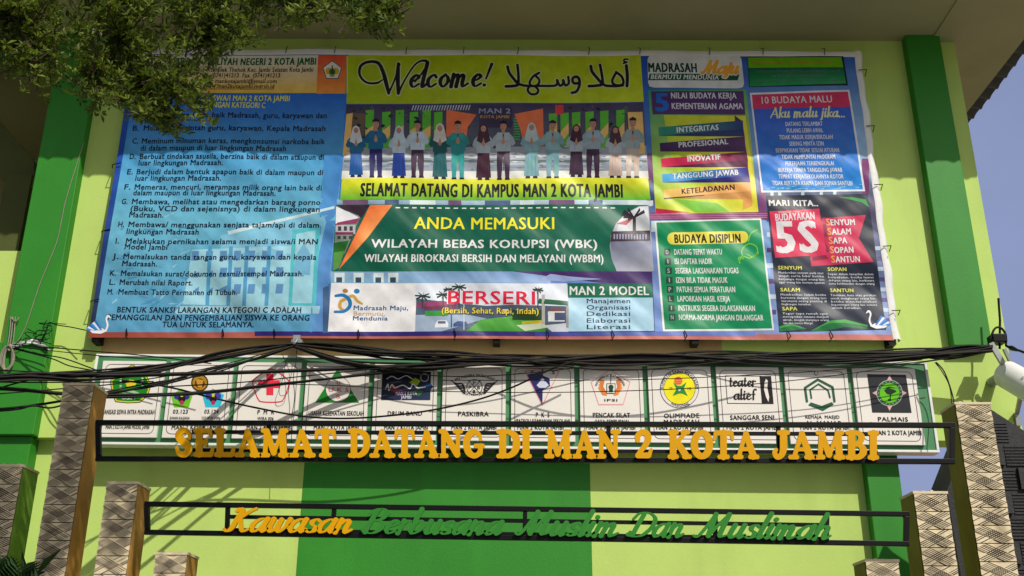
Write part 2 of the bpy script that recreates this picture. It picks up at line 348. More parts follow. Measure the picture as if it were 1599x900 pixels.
class Print:
    """Flat print on a plane Y=const, thin layers 1 mm apart; points are photo pixels thrown onto the plane."""
    def __init__(s, Y, disp=None, gap=0.001, grid=0.15): s.Y = Y; s.disp = disp; s.gap = gap; s.grid = grid; s.po = []; s.tv = []; s.tf = []; s.tc = []
    def xz(s, px, py): q = P(px, py, s.Y); return (q.x, q.z)
    def poly(s, pts, col, layer=1.0): s.po.append(([s.xz(*p) for p in pts], col, layer)); return s
    def polyw(s, pts, col, layer=1.0): s.po.append((pts, col, layer)); return s
    def quad(s, x0, y0, x1, y1, col, layer=1.0): return s.poly([(x0, y0), (x1, y0), (x1, y1), (x0, y1)], col, layer)
    def disc(s, cx, cy, r, col, layer=1.0, n=28, ry=None):
        return s.poly([(cx + r * math.cos(2 * math.pi * i / n), cy + (ry or r) * math.sin(2 * math.pi * i / n)) for i in range(n)], col, layer)
    def line(s, pts, wd, col, layer=1.0):
        """outline drawn as short flat strips of width wd (pixels)"""
        for k, (a, b) in enumerate(zip(pts[:-1], pts[1:])):
            dx, dy = b[0] - a[0], b[1] - a[1]; l = math.hypot(dx, dy) or 1; nx, ny = -dy / l * wd / 2, dx / l * wd / 2
            ex, ey = dx / l * wd * .3, dy / l * wd * .3
            s.poly([(a[0] + nx - ex, a[1] + ny - ey), (b[0] + nx + ex, b[1] + ny + ey), (b[0] - nx + ex, b[1] - ny + ey), (a[0] - nx - ex, a[1] - ny - ey)], col, layer + .02 * (k % 2))
        return s
    def ring(s, cx, cy, r, wd, col, layer=1.0, a0=0, a1=360, ry=None, n=28):
        ry = ry or r
        for i in range(n):
            t0 = R_(a0 + (a1 - a0) * i / n); t1 = R_(a0 + (a1 - a0) * (i + 1) / n)
            s.poly([(cx + (r + q) * math.cos(t), cy - (ry + q) * math.sin(t)) for t, q in ((t0, -wd / 2), (t0, wd / 2), (t1, wd / 2), (t1, -wd / 2))], col, layer)
        return s
    def mesh(s, v, f, col, layer):
        o = len(s.tv); s.tv += [(x, z, layer) for x, z in v]; s.tf += [tuple(i + o for i in a) for a in f]; s.tc += [col] * len(f)
    def text(s, t, x0, x1, yb, cap, col, layer=3.0, bold=0.03, shear=0.0, yb1=None, res=2, arc=None):
        v, f = type_mesh(t, min(.14, bold * 2.4), res)
        if len(v) == 0: return s
        x0w, z0 = s.xz(x0, yb); x1w, z1 = s.xz(x1, yb1 if yb1 is not None else yb)
        if yb1 is None: z1 = z0
        h = s.xz(x0, yb - cap)[1] - z0; k = h / CAP
        mn, mx = v[:, 0].min(), v[:, 0].max(); kx = (x1w - x0w) / (mx - mn); sl_ = (z1 - z0) / (x1w - x0w)
        vv = [(x0w + (a - mn) * kx + shear * b * k, z0 + b * k + sl_ * (a - mn) * kx) for a, b in v]
        if arc:   # bend the line round a circle: centre px, radius px, middle angle, upward letters?
            cx, cz = s.xz(arc[0], arc[1]); ra = s.xz(arc[0] + arc[2], arc[1])[0] - cx; up = arc[4]; wd = x1w - x0w; ww = []
            for (a, b) in vv:
                u = (a - x0w) - wd / 2; hgt = b - z0
                if up: th = R_(arc[3]) - u / ra; rr = ra + hgt
                else: th = R_(arc[3]) + u / ra; rr = ra - hgt
                ww.append((cx + rr * math.cos(th), cz + rr * math.sin(th)))
            vv = ww
        b2 = bold * k * .72
        if b2 <= 0: s.mesh(vv, f, col, layer)
        else:   # heavier face: the same line struck four times, slightly apart
            for j, (ox, oz) in enumerate(((-1, -.45), (1, -.45), (-1, .45), (1, .45), (0, 0))): s.mesh([(x + ox * b2 * (.4 + .6 * min(1, kx / k)), z + oz * b2) for x, z in vv], f, col, layer + .13 * j)
        return s
    def pen(s, strokes_px, col, layer, res=0.6, grow=0.0):
        """strokes already in pixels (x, y, r), y down"""
        V, Fc, bd = stroke_mesh([[(a, -b, r + grow) for a, b, r in st] for st in strokes_px], res)
        s.mesh([s.xz(x, -y) for x, y in V], Fc, col, layer); return s
    def build(s, name, m, parent):
        bm = bmesh.new(); cl = bm.loops.layers.float_color.new('Col'); ly = bm.verts.layers.float.new('ly')
        for pts, col, layer in s.po:
            n = len(pts); cols = col if isinstance(col[0], (tuple, list)) else [col] * n
            ar = sum(pts[i][0] * pts[(i + 1) % n][1] - pts[(i + 1) % n][0] * pts[i][1] for i in range(n))
            if ar < 0: pts = pts[::-1]; cols = cols[::-1]
            vs = [bm.verts.new((x, 0, z)) for x, z in pts]
            for q in vs: q[ly] = layer
            if n <= 4: tr = [tuple(range(n))]
            else: tr = tessellate_polygon([[Vector((x, z, 0)) for x, z in pts]])
            for t in tr:
                if len(t) == 3:
                    a, b, c = t
                    A = (pts[b][0] - pts[a][0]) * (pts[c][1] - pts[a][1]) - (pts[c][0] - pts[a][0]) * (pts[b][1] - pts[a][1])
                    if abs(A) < 1e-12: continue
                    if A < 0: t = (a, c, b)
                fc = bm.faces.new([vs[i] for i in t])
                for lp, i in zip(fc.loops, t): lp[cl] = tuple(cols[i]) + (1,)
        if s.disp and bm.verts:
            xs = [q.co.x for q in bm.verts]; zs = [q.co.z for q in bm.verts]; g = s.grid
            for k in range(int(min(xs) / g) - 1, int(max(xs) / g) + 2):
                if min(xs) < k * g < max(xs):
                    bmesh.ops.bisect_plane(bm, geom=bm.verts[:] + bm.edges[:] + bm.faces[:], plane_co=(k * g, 0, 0), plane_no=(1, 0, 0))
            for k in range(int(min(zs) / g) - 1, int(max(zs) / g) + 2):
                if min(zs) < k * g < max(zs):
                    bmesh.ops.bisect_plane(bm, geom=bm.verts[:] + bm.edges[:] + bm.faces[:], plane_co=(0, 0, k * g), plane_no=(0, 0, 1))
        bm.verts.index_update()
        V = [(q.co.x, q.co.z, q[ly]) for q in bm.verts]; Fc = []; C = []
        for fc in bm.faces:
            Fc.append(tuple(q.index for q in fc.verts)); C += [tuple(lp[cl]) for lp in fc.loops]
        bm.free(); o = len(V)
        V += s.tv; Fc += [tuple(i + o for i in f) for f in s.tf]
        for f, c in zip(s.tf, s.tc): C += [tuple(c) + (1,)] * len(f)
        off = Vector(parent['_w']) if '_w' in parent else Vector(parent.location)
        me = bpy.data.meshes.new(name)
        me.from_pydata([(x - off.x, s.Y - (s.disp(x, z) if s.disp else 0) - l * s.gap - off.y, z - off.z) for x, z, l in V], [], Fc)
        ca = me.color_attributes.new('Col', 'FLOAT_COLOR', 'CORNER'); ca.data.foreach_set('color', np.array(C, 'f').ravel())
        me.materials.append(m); me.update()
        ob = bpy.data.objects.new(name, me); COL.objects.link(ob); ob.parent = parent; ob['_w'] = off[:]
        return ob
# ------------------------------------------------------------------ materials
LIME = K(180, 206, 106, 1.0); GREEN = K(42, 130, 30, 0.95)
m_lime = mat('lime_wall_paint', LIME, 0.75, 0.05, 1.6, 0.12, 45, stain=(tuple(v * .72 for v in LIME), (2.6, 1, .38), .54, .5))
m_green = mat('green_wall_paint', GREEN, 0.6, 0.07, 1.6, 0.12, 45, stain=(tuple(v * 1.35 for v in GREEN), (2.2, 1, .5), .53, .5))
m_cream = mat('cream_soffit_paint', K(164, 159, 118, 0.95), 0.8, 0.07, 1.0, 0.1, 30, stain=(K(120, 112, 75), (.9, .9, .9), .6, .4))
m_beam = mat('beige_beam_paint', K(176, 150, 100), 0.8, 0.1, 2.5, 0.1, 40, stain=(K(110, 100, 60), (2, 1, 5), .55, .6))
m_trim = mat('olive_trim_paint', K(74, 80, 34), 0.75, 0.12, 3)
m_tile = mat('dark_roof_tile', K(70, 72, 66), 0.6, 0.2, 6, 0.2, 40)
m_black = mat('black_metal_paint', K(8, 8, 8), 0.45, 0.2, 9, 0.05, 60, spec=0.18)
m_gold = mat('gold_letter_paint', K(218, 158, 0, 0.9), 0.5, 0.05, 7, spec=.15)
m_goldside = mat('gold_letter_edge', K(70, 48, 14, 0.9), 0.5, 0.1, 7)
m_leafgreen = mat('green_letter_paint', K(48, 128, 44, 0.9), 0.5, 0.06, 7, spec=.2)
m_cable = mat('black_cable_sheath', K(13, 12, 11), 0.55, 0.3, 11, spec=0.2)
m_greycable = mat('grey_weathered_cable', K(135, 130, 112), 0.6, 0.2, 20)
m_white = mat('white_metal_paint', K(226, 226, 220), 0.4, 0.06, 6, stain=(K(150, 140, 120), (4, 4, 4), .62, .5))
m_grey = mat('galvanised_steel', K(150, 152, 152), 0.45, 0.15, 12, metal=0.3)
m_tarp = mat('white_tarpaulin', K(222, 222, 218), 0.5, 0.05, 5, 0.3, 14)
m_steel = mat('rusty_frame_steel', K(78, 66, 56), 0.6, 0.3, 14)
m_vinyl = print_mat('printed_vinyl', 0.42, 0.85)
m_board = print_mat('printed_board', 0.35, 0.0)
m_ground = mat('concrete_paving', K(128, 124, 116), 0.85, 0.12, 1.2, 0.2, 25)
m_road = mat('asphalt_road', K(78, 77, 76), 0.9, 0.2, 3.0, 0.3, 60)
m_stripe = mat('white_road_paint', K(215, 215, 210), 0.7, 0.15, 6)
m_kerb = mat('kerb_concrete', K(190, 188, 182), 0.8, 0.15, 4)

# ------------------------------------------------------------------ ground
def struct(mb, name, m): o = mb.build(name, m); o['kind'] = 'structure'; return o
struct(MB().box((-160, -140, -0.4), (160, 260, 0.0)), 'ground', m_ground)
struct(MB().box((-160, -6.5, -0.05), (160, 2.2, 0.004)), 'road', m_road)
mb = MB()
for k in range(-26, 27): mb.box((k * 5 - 1.2, -2.2, 0.002), (k * 5 + 1.2, -2.08, 0.008))
struct(mb, 'road_marking', m_stripe)
struct(MB().box((-160, 2.2, -0.05), (160, 2.36, 0.13)).box((-160, -6.66, -0.05), (160, -6.5, 0.13)), 'kerb', m_kerb)

# ------------------------------------------------------------------ school building
bld = empty('school_building', (0, 10, 0), 'lime green painted school building with dark green columns and wide tiled eaves', 'building')
W0, W1 = -5.45, 4.965
uw = MB().box((-5.03, 10.0, 3.93), (W1, 10.3, 8.62)).box((W0, 10.0, 3.93), (-5.03, 10.3, 4.86)).build('upper_wall', m_lime, bld)
MB().box((-5.9, 10.12, 0), (3.6, 10.4, 3.93)).build('lower_wall', m_lime, bld)
MB().box((-2.008, 10.116, 0), (0.761, 10.13, 3.925)).build('painted_wall_panel', m_green, bld)
MB().box((-11, 10.36, 0), (-10.8, 12.9, 8.5)).build('recess_shade_wall', m_cream, bld)  # unseen wall, added at the far left to keep the recess dark
MB().box((-5.4, 10.4, 0), (3.6, 17, 3.9)).box((-5.02, 10.3, 3.93), (3.6, 17, 8.49)).build('rear_block', m_lime, bld)
MB().box((-5.03, 9.88, 3.93), (-4.58, 10.05, 8.5)).build('column', m_green, bld, 0.008)
MB().box((4.375, 9.88, 4.86), (4.757, 10.05, 8.5)).build('column', m_green, bld, 0.008)
MB().box((3.40, 10.0, 0), (3.715, 10.35, 3.93)).build('column', m_green, bld, 0.008)
MB().box((-5.62, 9.95, 0), (-4.62, 10.2, 3.928)).build('column', m_green, bld, 0.008)
MB().box((-5.47, 9.9, 3.93), (-5.03, 10.0, 4.86)).build('wall_band', m_green, bld)
MB().box((-4.1, 9.997, 4.735), (2.1, 10.02, 5.03)).build('beam', m_beam, bld)
# eaves: soffit slab, wavy tile edge
SX0, SX1, SY = -11.0, 5.735, 8.6
roof = MB().box((SX0, SY, 8.5), (SX1, 18, 8.6)).build('roof', m_cream, bld)
roof['_w'] = bld.location[:]
MB().box((4.70, SY + .02, 8.485), (SX1 - .02, 17, 8.51)).build('side_soffit', m_cream, roof)
mb = MB(); n = 96
def wave_sheet(mb, a, b, axis, r0, r1, z0, z1):
    """corrugated tile strip running along axis from a to b, reaching from r0 to r1 across"""
    steps = int(abs(b - a) / 0.03); top = []; bot = []
    for i in range(steps + 1):
        t = a + (b - a) * i / steps; ph = (t / 0.24) % 1
        h = 0.085 * abs(math.sin(math.pi * ph)) + 0.012 * math.sin(t * 2.1)
        ro = r1 - (0.02 if r1 > r0 else -0.02) * math.cos(2 * math.pi * ph)
        for r, z in ((r0, z0), (ro, z1)):
            p = (t, r) if axis == 'x' else (r, t)
            top.append((p[0], p[1], z + h + .03)); bot.append((p[0], p[1], z + h))
    k = len(top); f = []
    for i in range(steps):
        a_ = 2 * i
        f += [(a_, a_ + 1, a_ + 3, a_ + 2), (k + a_ + 2, k + a_ + 3, k + a_ + 1, k + a_), (a_ + 1, k + a_ + 1, k + a_ + 3, a_ + 3)]
    mb.add(top + bot, f, 0, True)
wave_sheet(mb, SX0 - .1, SX1 + .16, 'x', SY + .2, SY - .09, 8.62, 8.51)
wave_sheet(mb, SY - .1, 18, 'y', SX1 - .3, SX1 + .2, 8.66, 8.53)
mb.build('tile_edge', m_tile, roof)
# hipped roof covering
zr = 10.6
mb = MB(); mb.add([(SX0, SY, 8.61), (SX1, SY, 8.61), (SX1, 18, 8.61), (SX0, 18, 8.61), (-2.2, 13, zr), (1.9, 13, zr)],
                  [(0, 1, 5, 4), (1, 2, 5), (2, 3, 4, 5), (3, 0, 4)])
mb.build('roof_tiles', m_tile, roof)
# left wing: recessed balcony beside the column
MB().box((-9.5, 10.2, 0), (-5.03, 10.35, P(0, 392, 10.2).z)).build('balcony_parapet', m_lime, bld)
MB().box((-11, 12.9, 0), (-5.4, 13.1, 8.5)).build('balcony_rear_wall', m_cream, bld)
MB().prism([(a.x, a.z) for a in (P(-60, 120, 10.6), P(-60, 210, 10.6), P(38, 320, 10.6), P(62, 300, 10.6), P(62, 262, 10.6))], 10.45, 10.75).build('stair_beam', m_trim, bld)
MB().box((P(4, 330, 10.5).x, 10.42, 0), (P(45, 330, 10.5).x, 10.7, 7.0)).build('balcony_post', m_trim, bld)

# ------------------------------------------------------------------ banner
YB = 9.85
def disp(x, z): return 0.005 * math.sin(3.7 * x + 1.9 * z) + 0.004 * math.sin(2.3 * z - 2.9 * x + 1.3) + 0.004 * math.sin(4.3 * z + .7)
ban = empty('banner', (-0.16, YB, 4.93), 'huge printed vinyl banner with rules, group photo and posters across the upper wall', 'banner')
BX0, BX1, BZ0, BZ1 = -4.185, 3.83, 4.93, 8.285
MB().box((BX0 + .04, YB + .012, BZ0 + .04), (BX0 + .1, YB + .075, BZ1 - .05)).box((BX1 - .1, YB + .03, BZ0 + .04), (BX1 - .04, YB + .075, BZ1 - .05)) \
    .box((BX0 + .1, YB + .03, BZ0 + .04), (BX1 - .1, YB + .075, BZ0 + .1)).box((BX0 + .1, YB + .03, BZ1 - .12), (BX1 - .1, YB + .075, BZ1 - .06)).build('frame', m_steel, ban)
for x in (150, 775, 1085, 1392):
    q = P(x, 538, 9.9); MB().box((q.x - .035, 9.86, 4.86), (q.x + .035, 10.01, 4.95)).build('bracket', m_black, ban)
# white folded edges of the tarpaulin: wavy top lap and thick right lap
mb = MB(); steps = 120; vt = []
for i in range(steps + 1):
    x = BX0 + .06 + (BX1 - BX0 - .1) * i / steps
    zt = BZ1 + .015 * math.sin(x * 5.1) + .012 * abs(math.sin(x * 2.3)) - .012; yo = disp(x, BZ1)
    vt += [(x, YB - yo - .001, 8.19), (x, YB - yo - .012, 8.25), (x, YB + .03, zt), (x, YB + .08, zt - .02)]
mb.add(vt, [(4 * i + k, 4 * i + 4 + k, 4 * i + 5 + k, 4 * i + 1 + k) for i in range(steps) for k in range(3)], 0, True)
mb.build('top_hem', m_tarp, ban)
mb = MB(); steps = 90; vt = []
for i in range(steps + 1):
    z = BZ0 - .02 + (BZ1 - BZ0) * i / steps; yo = disp(BX1, z); j = .008 * math.sin(z * 7) + .006 * math.sin(z * 17)
    vt += [(BX1 - .065 + j * .4, YB - yo - .002, z), (BX1 - .02 + j, YB - yo - .014, z), (BX1 + .02 + j, YB + .03, z), (BX1 + .015 + j, YB + .1, z)]
mb.add(vt, [(4 * i + k, 4 * i + 1 + k, 4 * i + 5 + k, 4 * i + 4 + k) for i in range(steps) for k in range(3)], 0, True)
mb.build('side_hem', m_tarp, ban)
for x in np.linspace(BX0 + .3, BX1 - .3, 12):
    x += rnd.uniform(-.12, .12); yo = disp(x, BZ1); MB().tube([(x, YB - yo - .02, 8.2), (x + .01, YB - .02, 8.28), (x, YB + .05, 8.33)], .0042, 5).build('tie_cord', m_black, ban)
for x in np.linspace(BX0 + .4, BX1 - .5, 10):
    x += rnd.uniform(-.2, .2); MB().tube([(x, YB - disp(x, 5) - .012, 4.99), (x + .02, YB - .03, 4.93), (x, YB + .04, 4.9)], .006, 5).build('tie_cord', m_black, ban)
for z in np.linspace(5.2, 8, 5):
    MB().tube([(BX1 - .05, YB - .03, z), (BX1 + .04, YB - .02, z + .01), (BX1 + .06, YB + .1, z)], .005, 5).build('tie_cord', m_black, ban)
for z in np.linspace(5.3, 7.6, 4):
    MB().tube([(BX0 + .06, YB - .02, z), (BX0 - .03, YB - .01, z - .02), (BX0 - .07, YB + .1, z)], .005, 5).build('tie_cord', m_black, ban)

WHT = (.76, .76, .75); BLK = K(24, 22, 26); INK = K(20, 24, 46)
DK = 1.55                                             # ink seen under the eave, brought back to its own colour
def newp(): return Print(YB, disp)
# backing sheet
b = newp()
TB = K(22, 60, 140, 1.2); MB_ = K(110, 165, 205); LB = K(128, 172, 208)
b.polyw([(BX0, BZ0 + .03), (BX0 + .12, BZ0 + .03), (BX0 + .13, 7.0), (BX0, 7.0)], [K(40, 48, 70), K(40, 48, 70), K(30, 80, 170), K(28, 75, 165)], 0)
b.polyw([(BX0, 7.0), (BX0 + .13, 7.0), (BX0 + .13, 8.2), (BX0, 8.2)], [K(28, 75, 165), K(30, 80, 170), K(40, 90, 190), K(40, 90, 190)], 0)
b.polyw([(BX0 + .12, BZ0 + .03), (-1.6, BZ0 + .03), (-1.6, 8.2), (BX0 + .13, 8.2), (BX0 + .13, 7.0)], [K(60, 110, 170), K(70, 130, 190), K(40, 110, 200), K(40, 100, 200), K(50, 120, 200)], 0)
b.polyw([(-1.6, BZ0 + .03), (1.4, BZ0 + .03), (1.4, 8.2), (-1.6, 8.2)], [K(90, 120, 190), K(120, 150, 215), K(50, 110, 190), K(40, 110, 190)], 0)
b.polyw([(1.4, BZ0 + .03), (BX1 - .04, BZ0 + .03), (BX1 - .04, 6.4), (1.4, 6.4)], [K(120, 150, 210), K(140, 165, 215), K(60, 40, 80), K(90, 110, 160)], 0)
b.polyw([(1.4, 6.4), (BX1 - .04, 6.4), (BX1 - .04, 7.0), (1.4, 7.0)], [K(90, 110, 160), K(60, 40, 80), K(150, 190, 220), K(70, 120, 190)], 0)
b.polyw([(1.4, 7.0), (BX1 - .04, 7.0), (BX1 - .04, 8.2), (1.4, 8.2)], [K(70, 120, 190), K(150, 190, 220), K(50, 100, 190), K(30, 80, 180)], 0)
# bottom bands
b.polyw([(BX0, BZ0 - .03), (BX1 - .05, BZ0 - .03), (BX1 - .05, BZ0 + .03), (BX0, BZ0 + .03)], [K(150, 70, 55), K(205, 130, 120), K(200, 120, 110), K(150, 66, 52)], .3)
q0 = b.xz(505, 524); 
b.quad(398, 518, 835, 525, K(48, 38, 110), 1.2); b.quad(835, 518, 1180, 525, [K(50, 60, 140), K(110, 135, 200), K(110, 130, 200), K(60, 60, 150)], 1.2)
# backdrop picture between the posters (campus buildings seen between them)
b.quad(526, 312, 1018, 322, [K(150, 180, 200), K(200, 220, 225), K(190, 210, 220), K(90, 130, 170)], 1.2)
for i, x in enumerate((535, 601, 640, 700, 757, 812, 857, 919, 980)):
    b.quad(x, 313, x + (22 if i % 2 else 40), 321, (K(120, 80, 120), K(70, 90, 130), K(215, 230, 232))[i % 3], 1.4)
b.quad(516, 424, 860, 442, [K(130, 165, 195), K(110, 140, 190), K(150, 175, 215), K(120, 170, 200)], 1.2)
b.poly([(800, 424), (1018, 424), (1019, 442), (940, 442), (860, 432)], K(66, 40, 100), 1.4)
for x in (522, 552, 583, 606): b.quad(x, 426, x + 16, 441, K(200, 215, 215), 1.5); b.quad(x + 3, 433, x + 12, 441, K(50, 70, 90), 1.7)
b.poly([(860, 428), (890, 432), (940, 436), (880, 440), (840, 437)], K(150, 165, 210), 1.6)
b.quad(504, 443, 514, 520, K(60, 90, 130), 1.2); b.quad(1010, 332, 1200, 343, [K(140, 60, 110), K(120, 50, 100), K(110, 40, 90), K(150, 70, 120)], 1.3)
for k in range(3): b.quad(1012, 334 + k * 3, 1198, 335.2 + k * 3, K(190, 120, 160), 1.5)
for x in (1017, 1050, 1092, 1150): b.quad(x, 345 if x < 1020 else 440, x + 6, 362 if x < 1020 else 441, K(190, 210, 215), 1.4)
b.quad(1010, 240, 1022, 318, K(110, 60, 110), 1.3); b.quad(1014, 280, 1022, 312, K(50, 70, 120), 1.5)
b.quad(1185, 255, 1196, 340, K(130, 70, 120), 1.3); b.quad(1188, 345, 1203, 440, K(110, 150, 200), 1.3)
for k in range(7): b.quad(1203 - 6, 340 + 24 * k, 1212, 347 + 24 * k, (K(80, 60, 110), K(190, 205, 225))[k % 2], 1.5)
b.quad(1346, 248, 1357, 303, K(120, 50, 110), 1.3)
for k in range(8): b.quad(1362 + k, 385 + 16 * k, 1384 + 2 * k, 391 + 16 * k, (K(190, 205, 225), K(90, 80, 130))[k % 2], 1.3)
for x in (1203, 1215, 1251, 1280, 1301): b.quad(x, 299, x + 5, 307, K(190, 215, 215), 1.4)
sheet = b.build('printed_sheet', m_vinyl, ban)

# poster 1: house rules
p = newp(); C1 = K(40, 104, 206); C2 = K(76, 156, 206); C3 = K(100, 172, 198); C4 = K(84, 148, 184)
def lx(y): return 197 + (207 - 197) - (y - 150) * .164 if False else 208 - (y - 146) * .166
p.poly([(208, 146), (540, 147), (535, 240), (192, 240)], [C1, C1, C2, C2], 1)
p.poly([(192, 240), (535, 240), (526, 340), (176, 340)], [C2, C2, C3, C3], 1)
p.poly([(176, 340), (526, 340), (505, 519), (146, 519)], [C3, C3, C4, C4], 1)
p.poly([(498, 240), (535, 240), (505, 519), (484, 519)], [K(70, 140, 200), K(60, 130, 195), K(90, 130, 190), K(90, 150, 200)], 1.1)
# faint school building picture behind the text
T1 = K(120, 182, 208); T2 = K(150, 200, 215); T3 = K(74, 130, 180); T4 = K(80, 180, 190)
p.poly([(345, 368), (498, 330), (510, 345), (495, 410), (345, 400)], T1, 1.2)
p.poly([(355, 362), (522, 322), (522, 326), (358, 367)], K(190, 215, 220), 1.5)
p.poly([(300, 390), (455, 385), (452, 480), (285, 475)], T2, 1.3)
for r in range(3):
    for k in range(7):
        x = 300 + k * 22; y = 392 + r * 26; p.poly([(x, y), (x + 11, y), (x + 9, y + 15), (x - 2, y + 15)], K(90, 140, 185), 1.5)
for x in (325, 358, 383, 418): p.poly([(x, 385), (x + 6, 385), (x + 1, 478), (x - 5, 478)], K(80, 150, 190), 1.6)
p.poly([(457, 360), (500, 352), (493, 478), (450, 478)], T4, 1.4); p.poly([(463, 366), (493, 360), (487, 474), (456, 474)], T2, 1.6)
p.poly([(475, 380), (486, 400), (484, 430), (458, 430), (462, 400)], K(110, 170, 200), 1.8)
p.poly([(280, 478), (500, 478), (498, 490), (270, 490)], K(150, 195, 212), 1.3)
for k in range(60):
    x, y = rnd.uniform(165, 300), rnd.uniform(330, 480); a = rnd.uniform(0, 6.3); l = rnd.uniform(8, 20)
    if x > 200 - (y - 300) * .17: p.poly([(x, y), (x + l * math.cos(a), y + l * math.sin(a) * .6), (x + l * math.cos(a) + 1.5, y + l * math.sin(a) * .6 + 2), (x + 1, y + 2.5)], (K(70, 140, 185), K(130, 185, 210))[k % 2], 1.2 + .004 * k)
# header
O1 = K(226, 222, 210); O2 = K(240, 190, 60)
p.poly([(214, 86), (498, 87), (495, 146), (206, 146)], [O1, O1, O2, O2], 1.5)
p.poly([(497, 87), (541, 87), (540, 147), (494, 147)], [K(232, 84, 60), K(232, 84, 60), K(240, 150, 60), K(240, 150, 60)], 1.7)
p.quad(541.2, 88, 543.5, 147, K(225, 215, 40), 1.8); p.quad(257, 88, 259, 106, K(150, 180, 20), 2)
def pent(cx, cy, r, k=1.0, sq=1.0): return [(cx + r * math.sin(2 * math.pi * i / 5) * k, cy - r * math.cos(2 * math.pi * i / 5) * sq) for i in range(5)]
p.poly(pent(519, 111, 16), K(60, 80, 60), 2); p.poly(pent(519, 111, 14.5), (.8, .8, .78), 2.3)
p.disc(514, 112, 5.5, K(215, 175, 40), 2.6); p.disc(524, 112, 5.5, K(215, 175, 40), 2.7); p.disc(519, 113, 5, K(40, 110, 60), 2.9)
p.quad(518, 103, 520, 118, K(60, 60, 40), 3.1); p.disc(519, 119, 4, K(160, 150, 60), 3.2, ry=2)
YL = K(205, 205, 70, 1.25); INB = K(34, 30, 56)
p.text('MADRASAH ALIYAH NEGERI 2 KOTA JAMBI', 265, 493, 101, 10.5, K(12, 98, 50), 3.2, .05)
p.text('Jl. Adityawarman Komplek Thehok Kec. Jambi Selatan Kota Jambi', 262, 489, 112, 7, BLK, 3.2, .02)
p.text('Telp. (0741)41213  Fax. (0741)41213', 310, 437, 121, 7, BLK, 3.2, .02)
p.text('Email. mankotajambi@ymail.com', 312, 432, 130, 6.4, BLK, 3.2, .02)
p.text('www.man2kotajambi.mdrsh.id', 318, 428, 138, 6.4, BLK, 3.2, .02); p.quad(318, 139.2, 428, 140, BLK, 3)
p.text('TATA TERTIB SISWA/I MAN 2 KOTA JAMBI', 262, 452, 158, 8.5, YL, 3.2, .03)
p.text('LARANGAN KATEGORI C', 311, 414, 169, 8.5, YL, 3.2, .03)
for lb, t, x0, x1, y, xt in (
    ('A.', 'Mencemarkan nama baik Madrasah, guru, karyawan dan', 210, 510, 184, 226), ('B.', 'Melawan perintah guru, karyawan, Kepala Madrasah', 207, 508, 204, 224),
    ('C.', 'Meminum minuman keras, mengkonsumsi narkoba baik', 206, 507, 224, 221), ('', 'di dalam maupun di luar lingkungan Madrasah', 0, 446, 235, 219),
    ('D.', 'Berbuat tindakan asusila, berzina baik di dalam ataupun di', 202, 505, 248, 218), ('', 'luar lingkungan Madrasah.', 0, 348, 258, 216),
    ('E.', 'Berjudi dalam bentuk apapun baik di dalam maupun di', 198, 504, 272, 213), ('', 'luar lingkungan Madrasah.', 0, 345, 282, 211),
    ('F.', 'Memeras, mencuri, merampas milik orang lain baik di', 194, 502, 296, 210), ('', 'dalam maupun di luar lingkungan Madrasah.', 0, 430, 305, 208),
    ('G.', 'Membawa, melihat atau mengedarkan barang porno', 190, 500, 319, 206), ('', '(Buku, VCD dan sejenisnya) di dalam lingkungan', 0, 499, 330, 204), ('', 'Madrasah.', 0, 255, 340, 202),
    ('H.', 'Membawa/ menggunakan senjata tajam/api di dalam', 185, 498, 355, 201), ('', 'lingkungan Madrasah', 0, 310, 366, 198),
    ('I.', 'Melakukan pernikahan selama menjadi siswa/i MAN', 181, 496, 381, 197), ('', 'Model Jambi', 0, 261, 390, 195),
    ('J.', 'Memalsukan tanda tangan guru, karyawan dan kepala', 176, 494, 405, 193), ('', 'Madrasah.', 0, 245, 416, 191),
    ('K.', 'Memalsukan surat/dokumen resmi/stempel Madrasah.', 172, 474, 431, 189), ('L.', 'Merubah nilai Raport.', 171, 300, 445, 187), ('M.', 'Membuat Tatto Permanen di Tubuh.', 168, 370, 460, 185)):
    if lb: p.text(lb, x0, x0 + (9 if lb != 'I.' else 5), y, 8.2, INK, 3.2, .025)
    p.text(t, xt, x1, y, 8.2, INK, 3.2, .028)
p.text('BENTUK SANKSI LARANGAN KATEGORI C ADALAH', 183, 470, 488, 8.6, INK, 3.2, .03)
p.text('PEMANGGILAN DAN PENGEMBALIAN SISWA KE ORANG', 168, 483, 500, 8.6, INK, 3.2, .03)
p.text('TUA UNTUK SELAMANYA.', 253, 396, 511, 8.6, INK, 3.2, .03)
def swan(p, cx, cy, s, fl, L):
    f = lambda pts: [(cx + fl * x * s, cy + y * s) for x, y in pts]
    p.poly(f([(-14, 4), (-4, 8), (10, 7), (17, 1), (12, -4), (2, -3), (-8, 0)]), (.8, .8, .82), L)
    for i in range(6): p.poly(f([(-6 + i * 3, 2), (4 + i * 3, -14 + i * 2.4), (9 + i * 2.4, -11 + i * 2.4), (2 + i * 2.5, 3)]), (K(40, 110, 190), K(225, 228, 235), K(60, 140, 210))[i % 3], L + .1 + .05 * i)
    p.pen([[(cx + fl * x * s, cy + y * s, r * s) for x, y, r in cv([(-12, 3, 1.6), (-15, -6, 1.4), (-13, -16, 1.4), (-16, -21, 1.8), (-20, -18, .7)])]], (.8, .8, .82), L + .6, .5)
swan(p, 154, 514, .95, -1, 3.5)
p.build('rules_poster', m_vinyl, ban)

